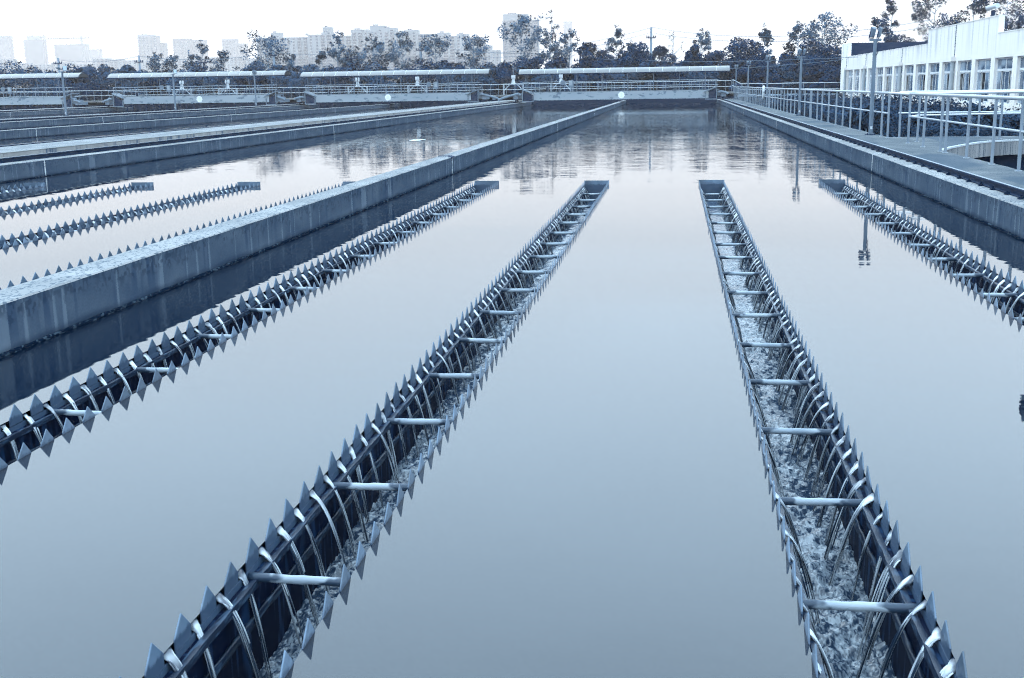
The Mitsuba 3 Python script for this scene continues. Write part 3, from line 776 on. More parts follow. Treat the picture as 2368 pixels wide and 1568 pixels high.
    part(b, 'cable_reel', MB().tube([[cab_x - .75, Y - .12, 2.22 + up], [cab_x - .75, Y - .02, 2.22 + up]], .24, 14, caps=True).tube([[cab_x - .75, Y - .15, 2.22 + up], [cab_x - .75, Y + .01, 2.22 + up]], .08, 8), 'housing_paint', 40)
    part(b, 'pump', MB().tube([[xl + 3.0, Y + .6, 1.4 + up], [xl + 3.0, Y + .6, 1.72 + up]], .14, 10).tube([[xl + 3.0, Y + .6, 1.72 + up], [xl + 3.25, Y + .6, 1.86 + up]], .1, 8), 'dark_metal', 40)


bridge('scraper bridge numbered 1 with curved canopy, over the nearest tank', -15.12, 4.52, 111, '1', .28, -9.8)
bridge('scraper bridge numbered 2 with curved canopy, over the second tank', -38.0, -18.8, 115, '2', -.3, -23.7, .06, .16)
bridge('scraper bridge numbered 3 with curved canopy, over the third tank', -58.75, -39.8, 115, '3', .6, -51.9, .16, .36)
bridge('scraper bridge cut off by the left edge, open canopy end showing', -82, -62.1, 115, None, 0, -69.6, .24, .50)

# ------------------------------------------------------------------ end channel behind the bridges
ec = thing('end_channel', 'long concrete end channel behind the bridges, with dark openings', 'channel')
part(ec, 'front_wall', MB().box((-95, 120.0, -1.2), (6.3, 120.3, .62)), 'navy_cladding_and_shade')  # concrete wall, coloured navy for the shadow below the bridges
part(ec, 'deck_slab', MB().box((-95, 119.8, .92), (6.3, 123, 1.08)), 'concrete_top')
part(ec, 'back_wall', MB().box((-95, 122.6, -1.2), (6.3, 122.9, .92)), 'recess_shade')  # coloured dark for the shade inside the openings
x = -94
while x < 6:
    part(ec, 'pier', MB().box((x, 119.95, .62), (x + .3, 120.25, .92)), 'pole_concrete'); x += 4.7
pts = [[-95, 120.1], [5.6, 120.1]]
railing('pale double railing on the end channel behind all bridges', pts, list(np.arange(.3, 100.5, .86)), 1.08, 1.1, 'railings of the end channel', 'bright_rail', .03, .026, (.5,), flange=False, n=6, post_r=.024)
ep = thing('end_platform', 'low concrete platform leading right from the end channel to the building', 'platform')
part(ep, 'slab', MB().box((6.35, 118.5, .60), (18, 121, .78)), 'pole_concrete')
part(ep, 'wall', MB().box((6.35, 118.9, -1.2), (18, 120.8, .60)), 'concrete_side')
railing('railing with a sloping start from the end channel towards the white building', [[5.6, 118.55, 1.08], [5.8, 118.55, 1.08], [6.5, 118.55, .70], [17.4, 118.55, .70]], [.02, .2, 1.0, 3.0, 5.0, 7.0, 9.0, 11.0, 11.6], .7, 1.14, None, 'bright_rail', .036, .028, (.5,), flange=False, n=6)
VALVE = [-16.74, -11.75, -53.2, -48.0, -33.5, -27.0]
for i, x in enumerate(VALVE):
    v = thing('valve_pedestal', ['pale valve pedestal with a tall spindle in the gap left of bridge 1', 'pale valve pedestal behind the left part of bridge 1', 'pale valve pedestal left of the number 3', 'pale valve pedestal right of the number 3', 'valve pedestal behind the left part of bridge 2', 'valve pedestal behind the middle of bridge 2'][i], 'valve', 'valve pedestals on the end channel')
    y = 121.2
    part(v, 'pedestal', MB().tube([[x, y, 2.22], [x, y, 2.72]], [.22, .13], 10), 'white_paint', 40)
    part(v, 'gearbox', MB().box((x - .19, y - .17, 2.72), (x + .19, y + .17, 3.1)).tube([[x - .06, y - .28, 2.88], [x - .06, y - .17, 2.88]], .12, 10), 'white_paint')
    part(v, 'spindle', MB().tube([[x, y, 3.1], [x, y, 4.1]], .03, 6), 'pole_paint')
    part(v, 'frame', MB().box((x - 1.1, y - .1, 2.12), (x + 1.1, y + .1, 2.22)).box((x - 1.1, y - .08, 1.08), (x - .95, y + .08, 2.12)).box((x + .95, y - .08, 1.08), (x + 1.1, y + .08, 2.12)).tube([[x - .95, y, 1.55], [x - .4, y, 2.12]], .05, 6).tube([[x + .95, y, 1.55], [x + .4, y, 2.12]], .05, 6), 'stainless')

# ------------------------------------------------------------------ white building on the right
wb = thing('white_building', 'long white workshop with a row of tall windows and a stepped parapet', 'building')
BX, YN, YF = 16.0, 40.0, 113.5
part(wb, 'lower_wall', MB().box((BX, YN, -.05), (BX + .3, YF, .66)), 'white_wall')
part(wb, 'plinth', MB().box((BX - .05, YN, -1.2), (BX + .3, YF + 4.3, -.052)), 'plinth_wall')
for k in range(18):
    part(wb, 'facing_stone', MB().box((BX - .062, YN + .04 + k * 4.2, -.62), (BX - .051, YN + 4.2 * (k + 1), -.08)), 'plinth_wall')
part(wb, 'upper_wall', MB().box((BX, YN, 2.96), (BX + .3, YF, 4.15)), 'white_wall')
part(wb, 'parapet', MB().box((BX + .002, 62.0, 4.15), (BX + .28, 78.5, 5.0)), 'white_wall')
part(wb, 'parapet_coping', MB().box((BX - .03, YN, 4.152), (BX + .31, 61.98, 4.2)).box((BX - .03, 78.52, 4.152), (BX + .31, YF, 4.2)).box((BX - .03, 61.98, 5.002), (BX + .31, 78.52, 5.05)), 'white_wall')
part(wb, 'far_block', MB().box((BX + .003, YF + .002, -.05), (BX + .3, YF + 4.3, 5.4)), 'white_wall')
part(wb, 'dark_gable', MB().box((BX + .3, YF + .05, 4.0), (BX + 10, YF + .3, 5.42)), 'navy_cladding_and_shade')
part(wb, 'roof', MB().box((BX + .3, YN, 3.9), (BX + 12, YF + 4.3, 4.05)), 'pole_concrete')
part(wb, 'back_wall', MB().box((BX + 11.7, YN, -1.2), (BX + 12, YF + 4.3, 3.9)).box((BX + .3, YN, -1.2), (BX + 11.7, YN + .3, 3.9)), 'white_wall')
part(wb, 'interior', MB().box((BX + 1.6, YN + .3, -1.2), (BX + 1.7, YF, 3.9)), 'curtain')
edges = [58.32 + 3.92 * k for k in range(-4, 14)]
prev = YN
for e in edges:
    y0, y1 = e - .0, e + .75                          # pier between two windows
    part(wb, 'pier', MB().box((BX + .004, e, .662), (BX + .28, e + .75, 2.958)), 'white_wall')


def window(ya, yb, z0, z1, seed):
    r = np.random.default_rng(seed)
    w = numbered(f'{wb}__window')
    xf = BX + .14
    zt0, zt1 = 2.30, 2.41
    ym = (ya + yb) / 2
    f = MB().box((xf, ya, z0), (xf + .07, ya + .07, z1)).box((xf, yb - .07, z0), (xf + .07, yb, z1)).box((xf, ya + .07, z0), (xf + .07, yb - .07, z0 + .07)).box((xf, ya + .07, z1 - .07), (xf + .07, yb - .07, z1))
    f.box((xf - .015, ya + .07, zt0), (xf + .07, yb - .07, zt1)).box((xf, ym - .04, zt1), (xf + .07, ym + .04, z1 - .07))
    scene[w] = mikit.ply(f.arrays(), 'window_frame')
    for a, b in ((ya + .07, ym - .04), (ym + .04, yb - .07)):
        part(w, 'pane', MB().box((xf + .03, a, zt1), (xf + .036, b, z1 - .07)), 'window_glass')
    n = 4; ys = np.linspace(ya + .07, yb - .07, n + 1)
    for k in range(n):
        a, b = ys[k], ys[k + 1]; dx = .02 if k % 2 else .045
        off = r.uniform(-.25, .25) if k in (1, 2) else 0
        a, b = a + off, b + off
        part(w, 'sash', MB().box((xf + dx, a, z0 + .07), (xf + dx + .022, a + .055, zt0)).box((xf + dx, b - .055, z0 + .07), (xf + dx + .022, b, zt0)).box((xf + dx, a + .055, z0 + .07), (xf + dx + .022, b - .055, z0 + .125)).box((xf + dx, a + .055, zt0 - .055), (xf + dx + .022, b - .055, zt0)), 'window_frame')
        if r.uniform() < .8: part(w, 'pane', MB().box((xf + dx + .008, a + .055, z0 + .125), (xf + dx + .012, b - .055, zt0 - .055)), 'window_glass')
    part(w, 'security_bar', MB().box((xf + .12, ya + .07, 1.2), (xf + .135, yb - .07, 1.215)).box((xf + .12, ya + .07, 1.75), (xf + .135, yb - .07, 1.765)), 'window_frame')
    if r.uniform() < .55: 
        cu = r.uniform(ya + .1, ym - .2); part(w, 'curtain', MB().box((xf + .2, cu, z0), (xf + .22, cu + r.uniform(.5, 1.2), z1)), 'curtain')


prev = None
for i, e in enumerate(edges):
    if prev is not None: window(prev + .75, e, .662, 2.958, i)
    prev = e
window(prev + .75, YF - .1, .662, 2.958, 77) if YF - .1 - prev - .75 > 1 else None
for y in (54.9, 70.76, 86.64, 102.5, 113.7):
    p_ = part(wb, 'downpipe', MB().tube([[BX - .14, y, -1.0], [BX - .14, y, 2.95]], .11, 10), 'plinth_wall', 40)
    part(p_, 'hopper', MB().box((BX - .27, y - .2, 2.95), (BX - .002, y + .2, 3.2)), 'white_wall')
    part(wb, 'conduit', MB().tube([[BX - .02, y + .15, 3.2], [BX - .02, y + .15, 4.15 if not 62 < y < 78 else 4.98]], .022, 6), 'pole_paint', 40)
cc = thing('security_camera', 'white security camera with its mount on the parapet step', 'camera')
p0 = np.array([16.1, 63.6, 5.06])
part(cc, 'mount', MB().box(p0 - [.08, .12, .02], p0 + [.08, .12, .30]), 'dark_metal')
part(cc, 'body', MB().tube([p0 + [-.2, .35, .42], p0 + [.05, -.55, .50]], .13, 10), 'white_paint', 40)
part(cc, 'lens', MB().tube([p0 + [-.22, .42, .41], p0 + [-.2, .35, .42]], .10, 10), 'dark_metal', 40)

# ------------------------------------------------------------------ plants


def leaf_shape(V, F, bsdf, soft=.65, seed=0):
    """Leaves shaded with normals that lean outward from the crown, as a mass of foliage catches light."""
    r = np.random.default_rng(seed)
    c = V.reshape(-1, 4, 3).mean(1); mid = (V.min(0) + V.max(0)) / 2 - [0, 0, .15 * np.ptp(V[:, 2])]
    o = c - mid; o /= np.linalg.norm(o, axis=1, keepdims=True) + 1e-9
    k = r.normal(size=o.shape); k /= np.linalg.norm(k, axis=1, keepdims=True)
    nn = soft * o + (1 - soft) * k + [0, 0, .2]; nn /= np.linalg.norm(nn, axis=1, keepdims=True)
    return {'type': 'ply', 'filename': meshkit.write_ply((V, F), normals=np.repeat(nn, 4, 0)), 'face_normals': False, 'bsdf': {'type': 'ref', 'id': bsdf}}


def leaf_cloud(centres, radii, n, size, seed, flat=1.0):
    """n leaf-sized quads scattered through ellipsoids of clumps."""
    r = np.random.default_rng(seed)
    c = np.asarray(centres, float); w = np.asarray(radii, float)
    pick = r.choice(len(c), n, p=(w ** 2) / (w ** 2).sum())
    d = r.normal(size=(n, 3)); d /= np.linalg.norm(d, axis=1, keepdims=True)
    p = c[pick] + d * (w[pick] * r.uniform(.25, 1, n) ** .5)[:, None] * [1, 1, flat]
    u = r.normal(size=(n, 3)); u[:, 2] *= .6; u /= np.linalg.norm(u, axis=1, keepdims=True)
    v = np.cross(u, r.normal(size=(n, 3))); v /= np.linalg.norm(v, axis=1, keepdims=True)
    s = size * r.uniform(.55, 1.25, n)[:, None]
    V = np.stack([p - u * s, p + v * s * .55, p + u * s, p - v * s * .55], 1).reshape(-1, 3)
    return V, np.arange(4 * n).reshape(n, 4)


def tree(name, label, px, top, Y, hw, kind, group, seed, base_z=-1.2, n=None, crown0=.25, mat=None):
    """px, top, hw: where the surveyed frame shows the crown's axis, its top and half its width."""
    r = np.random.default_rng(seed)
    P = at(px, top, Y); H = P[2] - base_z; x, y = P[0], P[1]
    R = hw * np.linalg.norm(P - CAM) / FPX
    t = thing(name, label, {'poplar': 'tree', 'dense': 'tree', 'shrub': 'shrub', 'bare': 'tree'}[kind], group)
    lean = r.uniform(-.03, .03) * H
    axis = lambda f: np.array([x + lean * (f - 1) , y, base_z + H * f])
    limbs, cen, rad = MB(), [], []
    if kind in ('poplar', 'bare'):
        trunk = MB().tube([axis(f) + [.03 * H * math.sin(f * 7 + seed) * .3, 0, 0] for f in np.linspace(0, .97, 9)], np.linspace(.018 * H * .55, .012, 9), 7)
        k = 26 if kind == 'poplar' else 30
        for i in range(k):
            f = r.uniform(crown0, .93); g = (f - crown0) / (1 - crown0)
            reach = R * (1.15 * math.sin(math.pi * min(1, .18 + .82 * g) ** .8) * .85 + .2) * r.uniform(.55, 1.15)
            ang = r.uniform(0, 2 * math.pi); up = r.uniform(.5, 1.25) * reach
            a = axis(f); e = a + [math.cos(ang) * reach, math.sin(ang) * reach, min(up, H * .985 + base_z - a[2])]
            mid = (a + e) / 2 + [0, 0, -.08 * reach]
            limbs.tube([a, mid, e], [.035 + .004 * H * (1 - f), .02, .01], 5, caps=False)
            for q in (.55, .8, 1.0, 1.06):
                pt = a * (1 - q) + e * q + r.normal(size=3) * reach * .10
                cen.append(pt); rad.append(max(.30, .13 * R + .15 * reach) * r.uniform(.6, 1.3))
        for f in (.9, .95, 1.0): cen.append(axis(f)); rad.append(.10 * R + .18)
        N = n or (900 if kind == 'poplar' else 60); size = .15
    else:
        trunk = MB().tube([axis(f) for f in (0, .3, .6)], [.02 * H + .04, .015 * H + .03, .03], 7)
        k = 30 if kind == 'dense' else 22
        for i in range(k):
            th = r.uniform(0, 2 * math.pi); zf = r.uniform(-.85, .85); q = math.sqrt(max(0, 1 - zf * zf)) * r.uniform(.35, .82) ** .6
            zc = base_z + H * (.56 if kind == 'dense' else .5); hh = H * (.42 if kind == 'dense' else .5)
            cen.append([x + R * .80 * q * math.cos(th), y + R * .80 * q * math.sin(th), zc + hh * (.90 if kind == 'dense' else .82) * zf + .06 * H * r.normal()])
            rad.append(R * r.uniform(.16, .44))
            if i < 8: limbs.tube([axis(.25), (axis(.25) + np.array(cen[-1])) / 2, cen[-1]], [.02 * H, .03, .012], 5, caps=False)
        N = n or 2600; size = .155 if kind == 'dense' else .10
    part(t, 'trunk', trunk, 'bark', 40)
    if limbs.n: part(t, 'limbs', limbs, 'bark', 40)
    part(t, 'crown', leaf_shape(*leaf_cloud(cen, rad, N, size, seed, .85), mat or {'poplar': 'leaf_poplar', 'bare': 'leaf_mid', 'dense': 'leaf_dark', 'shrub': 'leaf_hedge'}[kind], seed=seed), None)
    return t


GP = 'thin poplars behind the bridges'
POPLARS = [(356, 123, 160, 22, 'thin poplar below the left hazy block, first of the left row'), (401, 130, 160, 24, 'thin poplar second from the left, right of a hazy block'), (437, 120, 160, 13, 'narrow poplar between two wider ones on the left'),
           (464, 95, 158, 19, 'taller poplar over the dark bush in the left third'), (514, 119, 160, 22, 'poplar in front of the third hazy block'), (617, 86, 150, 43, 'broad poplar before the left end of the apartment row'),
           (673, 127, 155, 20, 'small poplar left of the two toned apartment corner'), (744, 121, 155, 18, 'low poplar at the foot of the apartment corner'), (781, 74, 150, 24, 'tall poplar before the apartment tower with the railing on top'),
           (815, 110, 152, 24, 'poplar around the dark pole with three crossbars'), (861, 81, 150, 30, 'broad poplar before the middle of the apartment row'), (927, 76, 150, 30, 'poplar left of the tall pale utility pole'),
           (1007, 83, 150, 29, 'poplar right of the tall pale utility pole'), (1095, 85, 155, 33, 'poplar at the right end of the apartment row'), (1204, 40, 140, 44, 'big wide poplar in front of the lone tower'),
           (1274, 28, 150, 23, 'tallest slender poplar right of the lone tower'), (1318, 70, 145, 29, 'leaning poplar left of the dark pole with three crossbars'), (1425, 60, 155, 19, 'slender sparse poplar above the dark trees at the centre'),
           (1460, 96, 155, 16, 'small poplar crown left of the central utility pole'), (1516, 112, 155, 15, 'wispy poplar just behind the central utility pole'), (1623, 68, 145, 20, 'poplar above the right part of bridge 1'),
           (1768, 58, 140, 17, 'poplar top rising from the big dark tree'), (1846, 53, 135, 26, 'poplar left of the white building, above the lamp'), (1908, 36, 140, 42, 'airy poplar nearest the left end of the white building')]
for i, (px, ty, Y, hw, lab) in enumerate(POPLARS):
    tree('poplar', lab, px, ty, Y, hw, 'poplar', GP, 200 + i, crown0=.35 if ty < 100 else .28, n=1000 + int(hw * 34))
tree('bare_tree', 'almost leafless thin tree left of a poplar above bridge 1', 1558, 66, 150, 20, 'bare', None, 321)
for i, (px, ty, hw, lab) in enumerate([(2066, -6, 33, 'leafy poplar behind the building, right of the nearest lamp head'), (2164, -22, 46, 'wide leafy poplar behind the building at the parapet step'), (2253, -14, 33, 'leafy poplar behind the raised parapet'), (2335, -40, 50, 'leafy poplar at the top right corner')]):
    tree('poplar', lab, px, ty, 134 + 3 * i, hw, 'poplar', 'leafy poplars behind the white building', 340 + i, crown0=.15, n=4200, mat='leaf_dark')
EXTRA = [(1335, 150, 'low bush left of the dark pole with crossbars'), (1440, 128, 'dark tree between two taller dark trees at the centre'), (1508, 136, 'dark bush at the foot of the central utility pole'), (1572, 138, 'dark bush under the leafless tree'), (1626, 126, 'dark tree under the poplar above bridge 1'), (1690, 128, 'dark tree at the left foot of the big spreading tree'), (1765, 122, 'dark tree at the right foot of the big spreading tree'), (1838, 138, 'dark bush under the poplar above a right lamp'), (1868, 122, 'dark tree left of the large tree by the building'), (1932, 126, 'dark tree touching the left end of the building')]
GD = 'dark bushy trees behind the bridges'
DENSE = [(66, 146, 150, 40, 'low bushy tree at the far left above the canopy'), (196, 143, 150, 38, 'bushy tree right of the leftmost lamp post'), (255, 150, 150, 30, 'bushy tree between the leftmost lamp and a pole'), (300, 152, 148, 26, 'small bushy tree below the left utility pole'),
         (469, 148, 145, 36, 'dark bush under the taller left poplar'), (582, 142, 145, 36, 'dark rounded bush left of the broad poplar'), (636, 143, 142, 30, 'dark rounded bush below the broad poplar'), (680, 150, 145, 28, 'bush right of the pale pole on the left'),
         (1056, 133, 138, 44, 'dark rounded tree above the right part of bridge 2'), (1112, 144, 138, 26, 'dark bush at the right end of the canopy of bridge 2'), (1160, 143, 135, 30, 'dark tree left of the gap between the canopies'), (1228, 130, 132, 44, 'dark tree below the big wide poplar'), (1287, 142, 135, 30, 'dark bush below the tallest poplar'),
         (1367, 108, 132, 42, 'dark tree right of the pole with three crossbars'), (1404, 96, 138, 28, 'highest rounded dark tree left of the centre pole'), (1470, 97, 132, 48, 'broad dark tree left of the central utility pole'), (1541, 110, 135, 34, 'dark tree right of the central utility pole'), (1597, 99, 135, 24, 'steep dark tree above bridge 1'), (1652, 112, 138, 34, 'dark tree above the right end of bridge 1'),
         (1733, 82, 128, 54, 'big dark spreading tree right of bridge 1'), (1806, 122, 132, 42, 'dark tree between two right lamp posts'), (1900, 99, 128, 52, 'large dark tree left of the white building'), (1898, 150, 121, 44, 'rounded bush in front of the large dark tree by the building'), (1716, 150, 124, 28, 'rounded bush right of the canopy of bridge 1'), (1770, 158, 126, 40, 'low bush between the far lamp posts')]
for i, (px, ty, Y, hw, lab) in enumerate(DENSE):
    tree('bushy_tree', lab, px, ty, Y, hw * 1.22, 'dense', GD, 400 + i, n=9500 if hw > 40 else 6800, mat='leaf_dark' if px > 1000 else 'leaf_mid')
for i, (px, ty, lab) in enumerate(EXTRA): tree('bushy_tree', lab, px, ty, 136 + (i % 3) * 2, 42, 'dense', GD, 470 + i, n=7000, mat='leaf_dark')
tree('bushy_tree', 'dark tree crown behind the lower parapet at the top right', 2345, 38, 128, 62, 'dense', GD, 460, n=4000, mat='leaf_dark')
ORD = ['first', 'second', 'third', 'fourth', 'fifth', 'sixth', 'seventh', 'eighth', 'ninth', 'tenth', 'eleventh', 'twelfth', 'thirteenth', 'fourteenth', 'fifteenth', 'sixteenth', 'seventeenth', 'eighteenth', 'nineteenth', 'twentieth',
       'twenty first', 'twenty second', 'twenty third', 'twenty fourth', 'twenty fifth', 'twenty sixth', 'twenty seventh', 'twenty eighth', 'twenty ninth', 'thirtieth', 'thirty first', 'thirty second']
for i in range(30):
    px = -20 + i * 66 + rng.uniform(-10, 10)
    tree('screen_bush', f'leafy bush seen below the canopies, {ORD[i]} from the left', px, (157 if px < 1150 else 148) + rng.uniform(-5, 8), 128 + rng.uniform(-2, 4), 54 + rng.uniform(-6, 8), 'dense', 'bushes in a row behind the end channel', 500 + i, n=6000, mat='leaf_mid' if i % 3 else 'leaf_dark')

# hedge in front of the white building
hd = thing('hedge', 'dark clipped hedge between the right railing and the white building', 'hedge')
r_ = np.random.default_rng(900)
cen = np.stack([r_.uniform(6.8, 15.2, 420), r_.uniform(33.9, 110, 420) ** 1.0, r_.uniform(-.4, .55, 420)], 1)
dist = cen[:, 1]
near_ = cen[dist < 52]; far_ = cen[dist >= 52]
extra = np.stack([r_.uniform(6.6, 15.2, 260), 33.7 + 14 * r_.uniform(0, 1, 260) ** 1.5, r_.uniform(-.6, .50, 260)], 1)
near_ = np.vstack([near_, extra])
k1 = MB().add(*leaf_cloud(near_, np.full(len(near_), .62), 52000, .058, 901, .8))
part(hd, 'near_foliage', k1, 'leaf_hedge')
k2 = MB().add(*leaf_cloud(far_, np.full(len(far_), .9), 26000, .11, 902, .7))
part(hd, 'far_foliage', k2, 'leaf_hedge')
part(hd, 'core', MB().box((7.2, 34.4, -1.2), (14.8, 110, .50)), 'leaf_hedge')
for i, (px, ty, Y, hw, lab) in enumerate([(2005, 224, 40, 26, 'shrub rising from the hedge left of the nearest lamp post'), (2040, 232, 41, 18, 'small pointed shrub in the hedge right of the nearest lamp post'), (2125, 245, 37, 26, 'shrub in the hedge behind the opening of the railing'),
                                          (2195, 237, 36.5, 24, 'dark shrub in the hedge under the thick downpipe'), (2255, 216, 36.0, 44, 'tallest shrub of the hedge at the right'), (2300, 243, 35.2, 26, 'shrub beside the tallest one in the hedge'), (2362, 262, 34.6, 34, 'shrub of the hedge at the right edge'), (1968, 246, 46, 20, 'low shrub at the left corner of the white building')]):
    tree('shrub', lab, px, ty, Y, hw, 'shrub', 'shrubs rising from the hedge', 920 + i, n=2600)

# ------------------------------------------------------------------ far apartment blocks


def block(label, Y, x0, x1, top, kind='slab', depth=14, extras=(), split=.62, cat='apartment block', windows=True, group='apartment blocks in the haze', seed=0, yaw=0, mat=None, cols=None):
    r = np.random.default_rng(seed)
    b = thing('apartment_block', label, cat, group)
    A, B = at(x0, top, Y), at(x1, top, Y)
    xa, xb, zt = A[0], B[0], (A[2] + B[2]) / 2
    zs = zt * split if kind == 'slab' else zt
    if kind == 'slab':
        part(b, 'lower_wall', MB().box((xa, Y, -1.2), (xb, Y + depth, zs)), mat or 'apartment_dark')
        part(b, 'upper_wall', MB().box((xa, Y, zs), (xb, Y + depth, zt)), 'apartment_pale')
    else: part(b, 'wall', MB().box((xa, Y, -1.2), (xb, Y + depth, zt)), mat or 'tower_grey')
    part(b, 'roof_edge', MB().box((xa - .3, Y - .3, zt), (xb + .3, Y + depth + .3, zt + .5)), 'apartment_pale')
    for (e0, e1, et) in extras:
        a, c = at(e0, et, Y + 2), at(e1, et, Y + 2)
        h = part(b, 'roof_house', MB().box((a[0], Y + 2, zt + .5), (c[0], Y + depth - 1, a[2])), 'apartment_pale')
        w = c[0] - a[0]
        part(h, 'solar_heater', MB().add([[a[0] + w * .2, Y + 3, a[2] + .3], [a[0] + w * .55, Y + 3, a[2] + .3], [a[0] + w * .55, Y + 5, a[2] + 1.4], [a[0] + w * .2, Y + 5, a[2] + 1.4]], [[0, 1, 2, 3]]).box((a[0] + w * .2, Y + 4.9, a[2] + 1.2), (a[0] + w * .55, Y + 5.3, a[2] + 1.6)).box((a[0] + w * .25, Y + 4, a[2]), (a[0] + w * .28, Y + 5, a[2] + 1.2)), 'apartment_glass')
        part(h, 'opening', MB().box((a[0] + w * .6, Y + 1.98, zt + 1.2), (a[0] + w * .8, Y + 2.0, min(zt + 2.6, a[2] - .3))), 'apartment_glass')
    if windows:
        fl = 3.6; nfl = int((zt - 1) / fl); w = xb - xa; nb = cols or max(2, int(w / 6.6)); bw = w / nb
        win, rec, bal = MB(), MB(), MB()
        for j in range(nb):
            typ = (j + seed) % 4
            for f in range(nfl):
                z0 = zt - (f + 1) * fl + .9; xc = xa + (j + .5) * bw
                if z0 < 4: continue
                hw_ = bw * (.34 if typ in (0, 1) else .18)
                win.box((xc - hw_, Y - .03, z0), (xc + hw_, Y - .005, z0 + 2.0))
                if typ in (0, 1): bal.box((xc - hw_ - .2, Y - .9, z0 - .75), (xc + hw_ + .2, Y - .002, z0 - .1))
                else: bal.box((xc - hw_ - .15, Y - .2, z0 - .15), (xc + hw_ + .15, Y - .002, z0 - .02))
            if typ == 1: rec.box((xc + bw * .42, Y - .5, 0), (xc + bw * .5, Y - .003, zt))
        part(b, 'windows', win, 'apartment_glass', stuff=True)
        part(b, 'balconies', bal, 'apartment_pale', stuff=True)
        if rec.n: part(b, 'pilasters', rec, 'apartment_pale', stuff=True)


YB = 1400
block('apartment block at the left end of the row, behind the broad poplar', YB, 593, 712, 88, extras=((626, 648, 76),), seed=1)
block('two toned apartment block with a white corner strip', YB - 28, 711, 767, 81, extras=((703, 716, 81), (743, 767, 75)), seed=2)
block('apartment block with a railed tower top', YB + 18, 767, 813, 84, extras=((746, 765, 63),), seed=3)
block('apartment block left of the tallest one in the row', YB, 812, 852, 75, extras=((811, 850, 69),), seed=4, split=.7)
block('tallest apartment block of the row, with a square roof house', YB - 18, 850, 937, 74, extras=((855, 888, 60), (882, 915, 65)), seed=5)
block('apartment block right of the tallest one, two roof houses with solar heaters', YB, 936, 1008, 80, extras=((936, 966, 70),), seed=6)
block('apartment block with glazed balconies right of the pale pole', YB - 14, 1008, 1082, 84, extras=((1011, 1038, 76), (1056, 1082, 79)), seed=7)
block('right end block of the apartment row', YB + 9, 1081, 1113, 87, seed=8)
block('lower block stepping down right of the row', YB + 46, 1117, 1135, 106, seed=9)
block('lowest block right of the row, left of the lone tower', YB + 92, 1134, 1155, 117, seed=10)
block('lone tall tower behind the big wide poplar', 1725, 1162, 1244, 47, 'tower', 16, extras=((1163, 1220, 33),), cat='tower', seed=11, cols=7, mat='apartment_dark')
block('hazy block on the left with a stepped right side', 2565, 318, 362, 84, 'tower', 18, extras=((318, 355, 81),), seed=12, cols=5)
block('lower wing at the right of the left hazy block', 2581, 362, 379, 99, 'tower', 18, seed=13, cols=3)
block('hazy block second from the left, framed roof edge', 2700, 399, 437, 90, 'tower', 18, seed=14, cols=5)
block('wing at the right of the second hazy block', 2716, 437, 472, 93, 'tower', 18, seed=15, cols=4)
block('third hazy block, left of the apartment row', 2767, 513, 545, 91, 'tower', 18, seed=16, cols=4)
block('narrow wing at the right of the third hazy block', 2784, 545, 567, 101, 'tower', 18, seed=17, cols=3)
GF = 'faint towers on the far left'
block('faint tower cut by the left edge', 3073, -20, 19, 84, 'tower', 20, windows=False, cat='tower', group=GF, seed=18)
block('faint stepped tower at the far left', 3073, 54, 98, 92, 'tower', 20, extras=((62, 90, 84),), windows=False, cat='tower', group=GF, seed=19)
block('faint wide block below the tower cranes', 3154, 125, 198, 103, 'tower', 20, windows=False, cat='tower', group=GF, seed=20)
block('faintest low block right of the wide one', 3742, 198, 229, 114, 'tower', 20, windows=False, cat='tower', group=GF, seed=21)
block('very faint rounded tower right of the tallest poplar', 3608, 1303, 1322, 50, 'tower', 20, windows=False, cat='tower', group=GF, seed=22)
block('small hazy house above the dark trees at the centre', 3450, 1358, 1390, 112, 'tower', 14, extras=((1368, 1384, 108),), windows=False, cat='house', group=GF, seed=23)
for i, (a, b, t) in enumerate([(-10, 33, 138), (33, 70, 147), (70, 118, 150), (118, 165, 145), (165, 212, 149), (212, 252, 136), (252, 285, 138), (285, 318, 140), (318, 400, 138), (400, 470, 136), (470, 560, 133), (560, 600, 136)]):
    block(f'low hazy housing block, {ORD[i]} of the low row from the left', 1900, a, b - 2, t, 'tower', 12, seed=30 + i, mat='apartment_pale', group='low housing blocks in the haze')
for i, (px, ty, Y) in enumerate([(158, 145, 1120), (310, 138, 1100)]):
    pass
for i, (px, top, jx0, jx1, jy) in enumerate([(187, 84, 105, 205, 90), (100, 80, 94, 106, 86)]):
    c = thing('tower_crane', ['faint tower crane with a long jib over the wide block', 'faint tower crane beside the stepped tower'][i], 'crane', 'faint tower cranes')
    Y = 3050 + 30 * i
    a, b0, b1 = at(px, top, Y), at(jx0, jy, Y), at(jx1, jy, Y)
    part(c, 'mast', MB().box((a[0] - 2, Y, -1.2), (a[0] + 2, Y + 3, a[2])), 'tower_grey')
    part(c, 'jib', MB().box((b0[0], Y, b0[2] - 1.5), (b1[0], Y + 3, b0[2] + 1.5)), 'tower_grey')

# ------------------------------------------------------------------ utility poles and wires


def utility_pole(label, px, top, Y, bars, dark=False, r=.16):
    P = at(px, top, Y); u = thing('utility_pole', label, 'utility pole', 'utility poles behind the bridges')
    m = 'dark_metal' if dark else 'pole_concrete'
    part(u, 'pole', MB().tube([[P[0], Y, -1.2], [P[0], Y, P[2]]], [r * 1.25, r * .8], 8), m, 40)
    for dz, w in bars:
        z = P[2] - dz
        k = part(u, 'crossarm', MB().box((P[0] - w, Y - .24, z - .06), (P[0] + w, Y - .14, z + .06)), 'dark_metal')
        for q in (-.92, -.5, .5, .92): part(k, 'insulator', MB().tube([[P[0] + q * w, Y - .19, z + .06], [P[0] + q * w, Y - .19, z + .28]], [.07, .05], 6), 'dark_metal', 40)
    return P


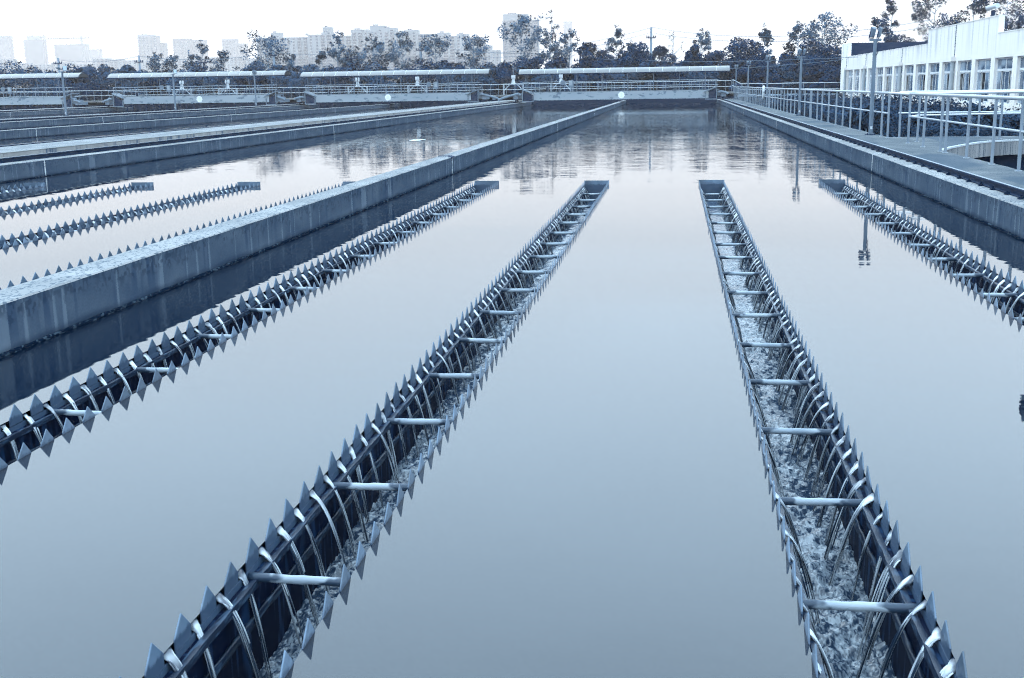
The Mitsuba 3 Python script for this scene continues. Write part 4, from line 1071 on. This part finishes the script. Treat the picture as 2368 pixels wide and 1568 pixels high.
p_mid = utility_pole('tall utility pole above the middle of bridge 1', 1506, 63, 150, ((1.3, .6),))
utility_pole('dark utility pole with three stacked crossbars at the centre', 1342, 114, 140, ((.15, .75), (1.35, .75), (2.6, .75)), True, .14)
p_l = utility_pole('tall pale utility pole in front of the apartment row', 972, 98, 150, ((1.0, .55),), r=.2)
utility_pole('short dark pole with three crossbars among the poplars', 813, 134, 142, ((.1, .7), (1.0, .7), (2.0, .7)), True, .12)
utility_pole('pale utility pole behind the broad poplar at left', 632, 118, 148, ((.6, .5),), r=.18)
utility_pole('dark pole with three crossbars over the left dark bush', 471, 143, 142, ((.1, .6), (.8, .6), (1.5, .6)), True, .12)
p_a = utility_pole('thin utility pole under the left hazy block', 321, 128, 150, ((.9, .6),))
p_b = utility_pole('thin utility pole behind the leftmost lamp post', 134, 134, 150, ((.75, .6),))


def wire(label, pts):
    w = thing('power_line', label, 'wire', 'thin power lines')
    mb = MB()
    for a, b, sag in pts:
        s = np.linspace(0, 1, 14)[:, None]
        mb.tube(np.asarray(a) * (1 - s) + np.asarray(b) * s + np.c_[s * 0, s * 0, -4 * sag * s * (1 - s)], .022, 4, caps=False)
    part(w, None, mb, 'wire_dark')


wire('power line from the central utility pole down to the left', [(at(1506, 64, 150), at(1100, 122, 152), .8)])
wire('lower power line from the central utility pole down to the left', [(at(1500, 77, 150), at(1100, 133, 152), .8)])
wire('power line from the central utility pole to the far right', [(at(1506, 63, 150), at(2160, 45, 110), 1.3)])
wire('lower power line from the central utility pole to the far right', [(at(1512, 77, 150), at(2160, 60, 110), 1.2)])
wire('power line crossing in front of the dark trees on the right', [(at(1345, 134, 139), at(2200, 118, 100), .6)])
wire('lowest power line in front of the trees above bridge 1', [(at(1345, 150, 139), at(1950, 138, 110), .7)])
wire('power line between the two thin left poles', [(at(134, 138, 150), at(321, 130, 150), .5)])
wire('power line from the left thin pole towards the apartment row', [(at(321, 130, 150), at(632, 121, 148), .7)])
wire('power line across the apartment row', [(at(632, 121, 148), at(972, 100, 150), .8)])
wire('power line from the pale pole to the gap right of the row', [(at(972, 100, 150), at(1342, 116, 140), .8)])

# ------------------------------------------------------------------ small things
fp = thing('floating_scum', 'small white patch of scum floating beside the left bank', 'scum')
a = np.linspace(0, 2 * np.pi, 40)[:-1]; P = at(1010, 279, 45); r = (.9 + .5 * nz(np.stack([np.cos(a), np.sin(a), a * 0], 1), 3, 2.5)) * np.where(np.cos(a) > 0, 1.0, .8)
P[0], P[1] = -9.6, 42.5
top_ = np.c_[P[0] + r * .30 * np.cos(a), P[1] + r * .75 * np.sin(a), np.full(39, .006)]
part(fp, None, MB().add(np.vstack([top_, [[P[0], P[1], .016]]]), [[i, (i + 1) % 39, 39] for i in range(39)]), 'white_paint')
bt = thing('chipped_edge', 'dark strip put in for the hollow of a chipped edge at the second joint of the dividing wall', 'strip')
part(bt, None, MB().box((-5.27, 25.55, .392), (-4.95, 25.62, .41)).box((-4.99, 25.3, .36), (-4.905, 25.62, .399)), 'dark_metal')  # dark boxes added for the shaded groove of a chipped wall edge
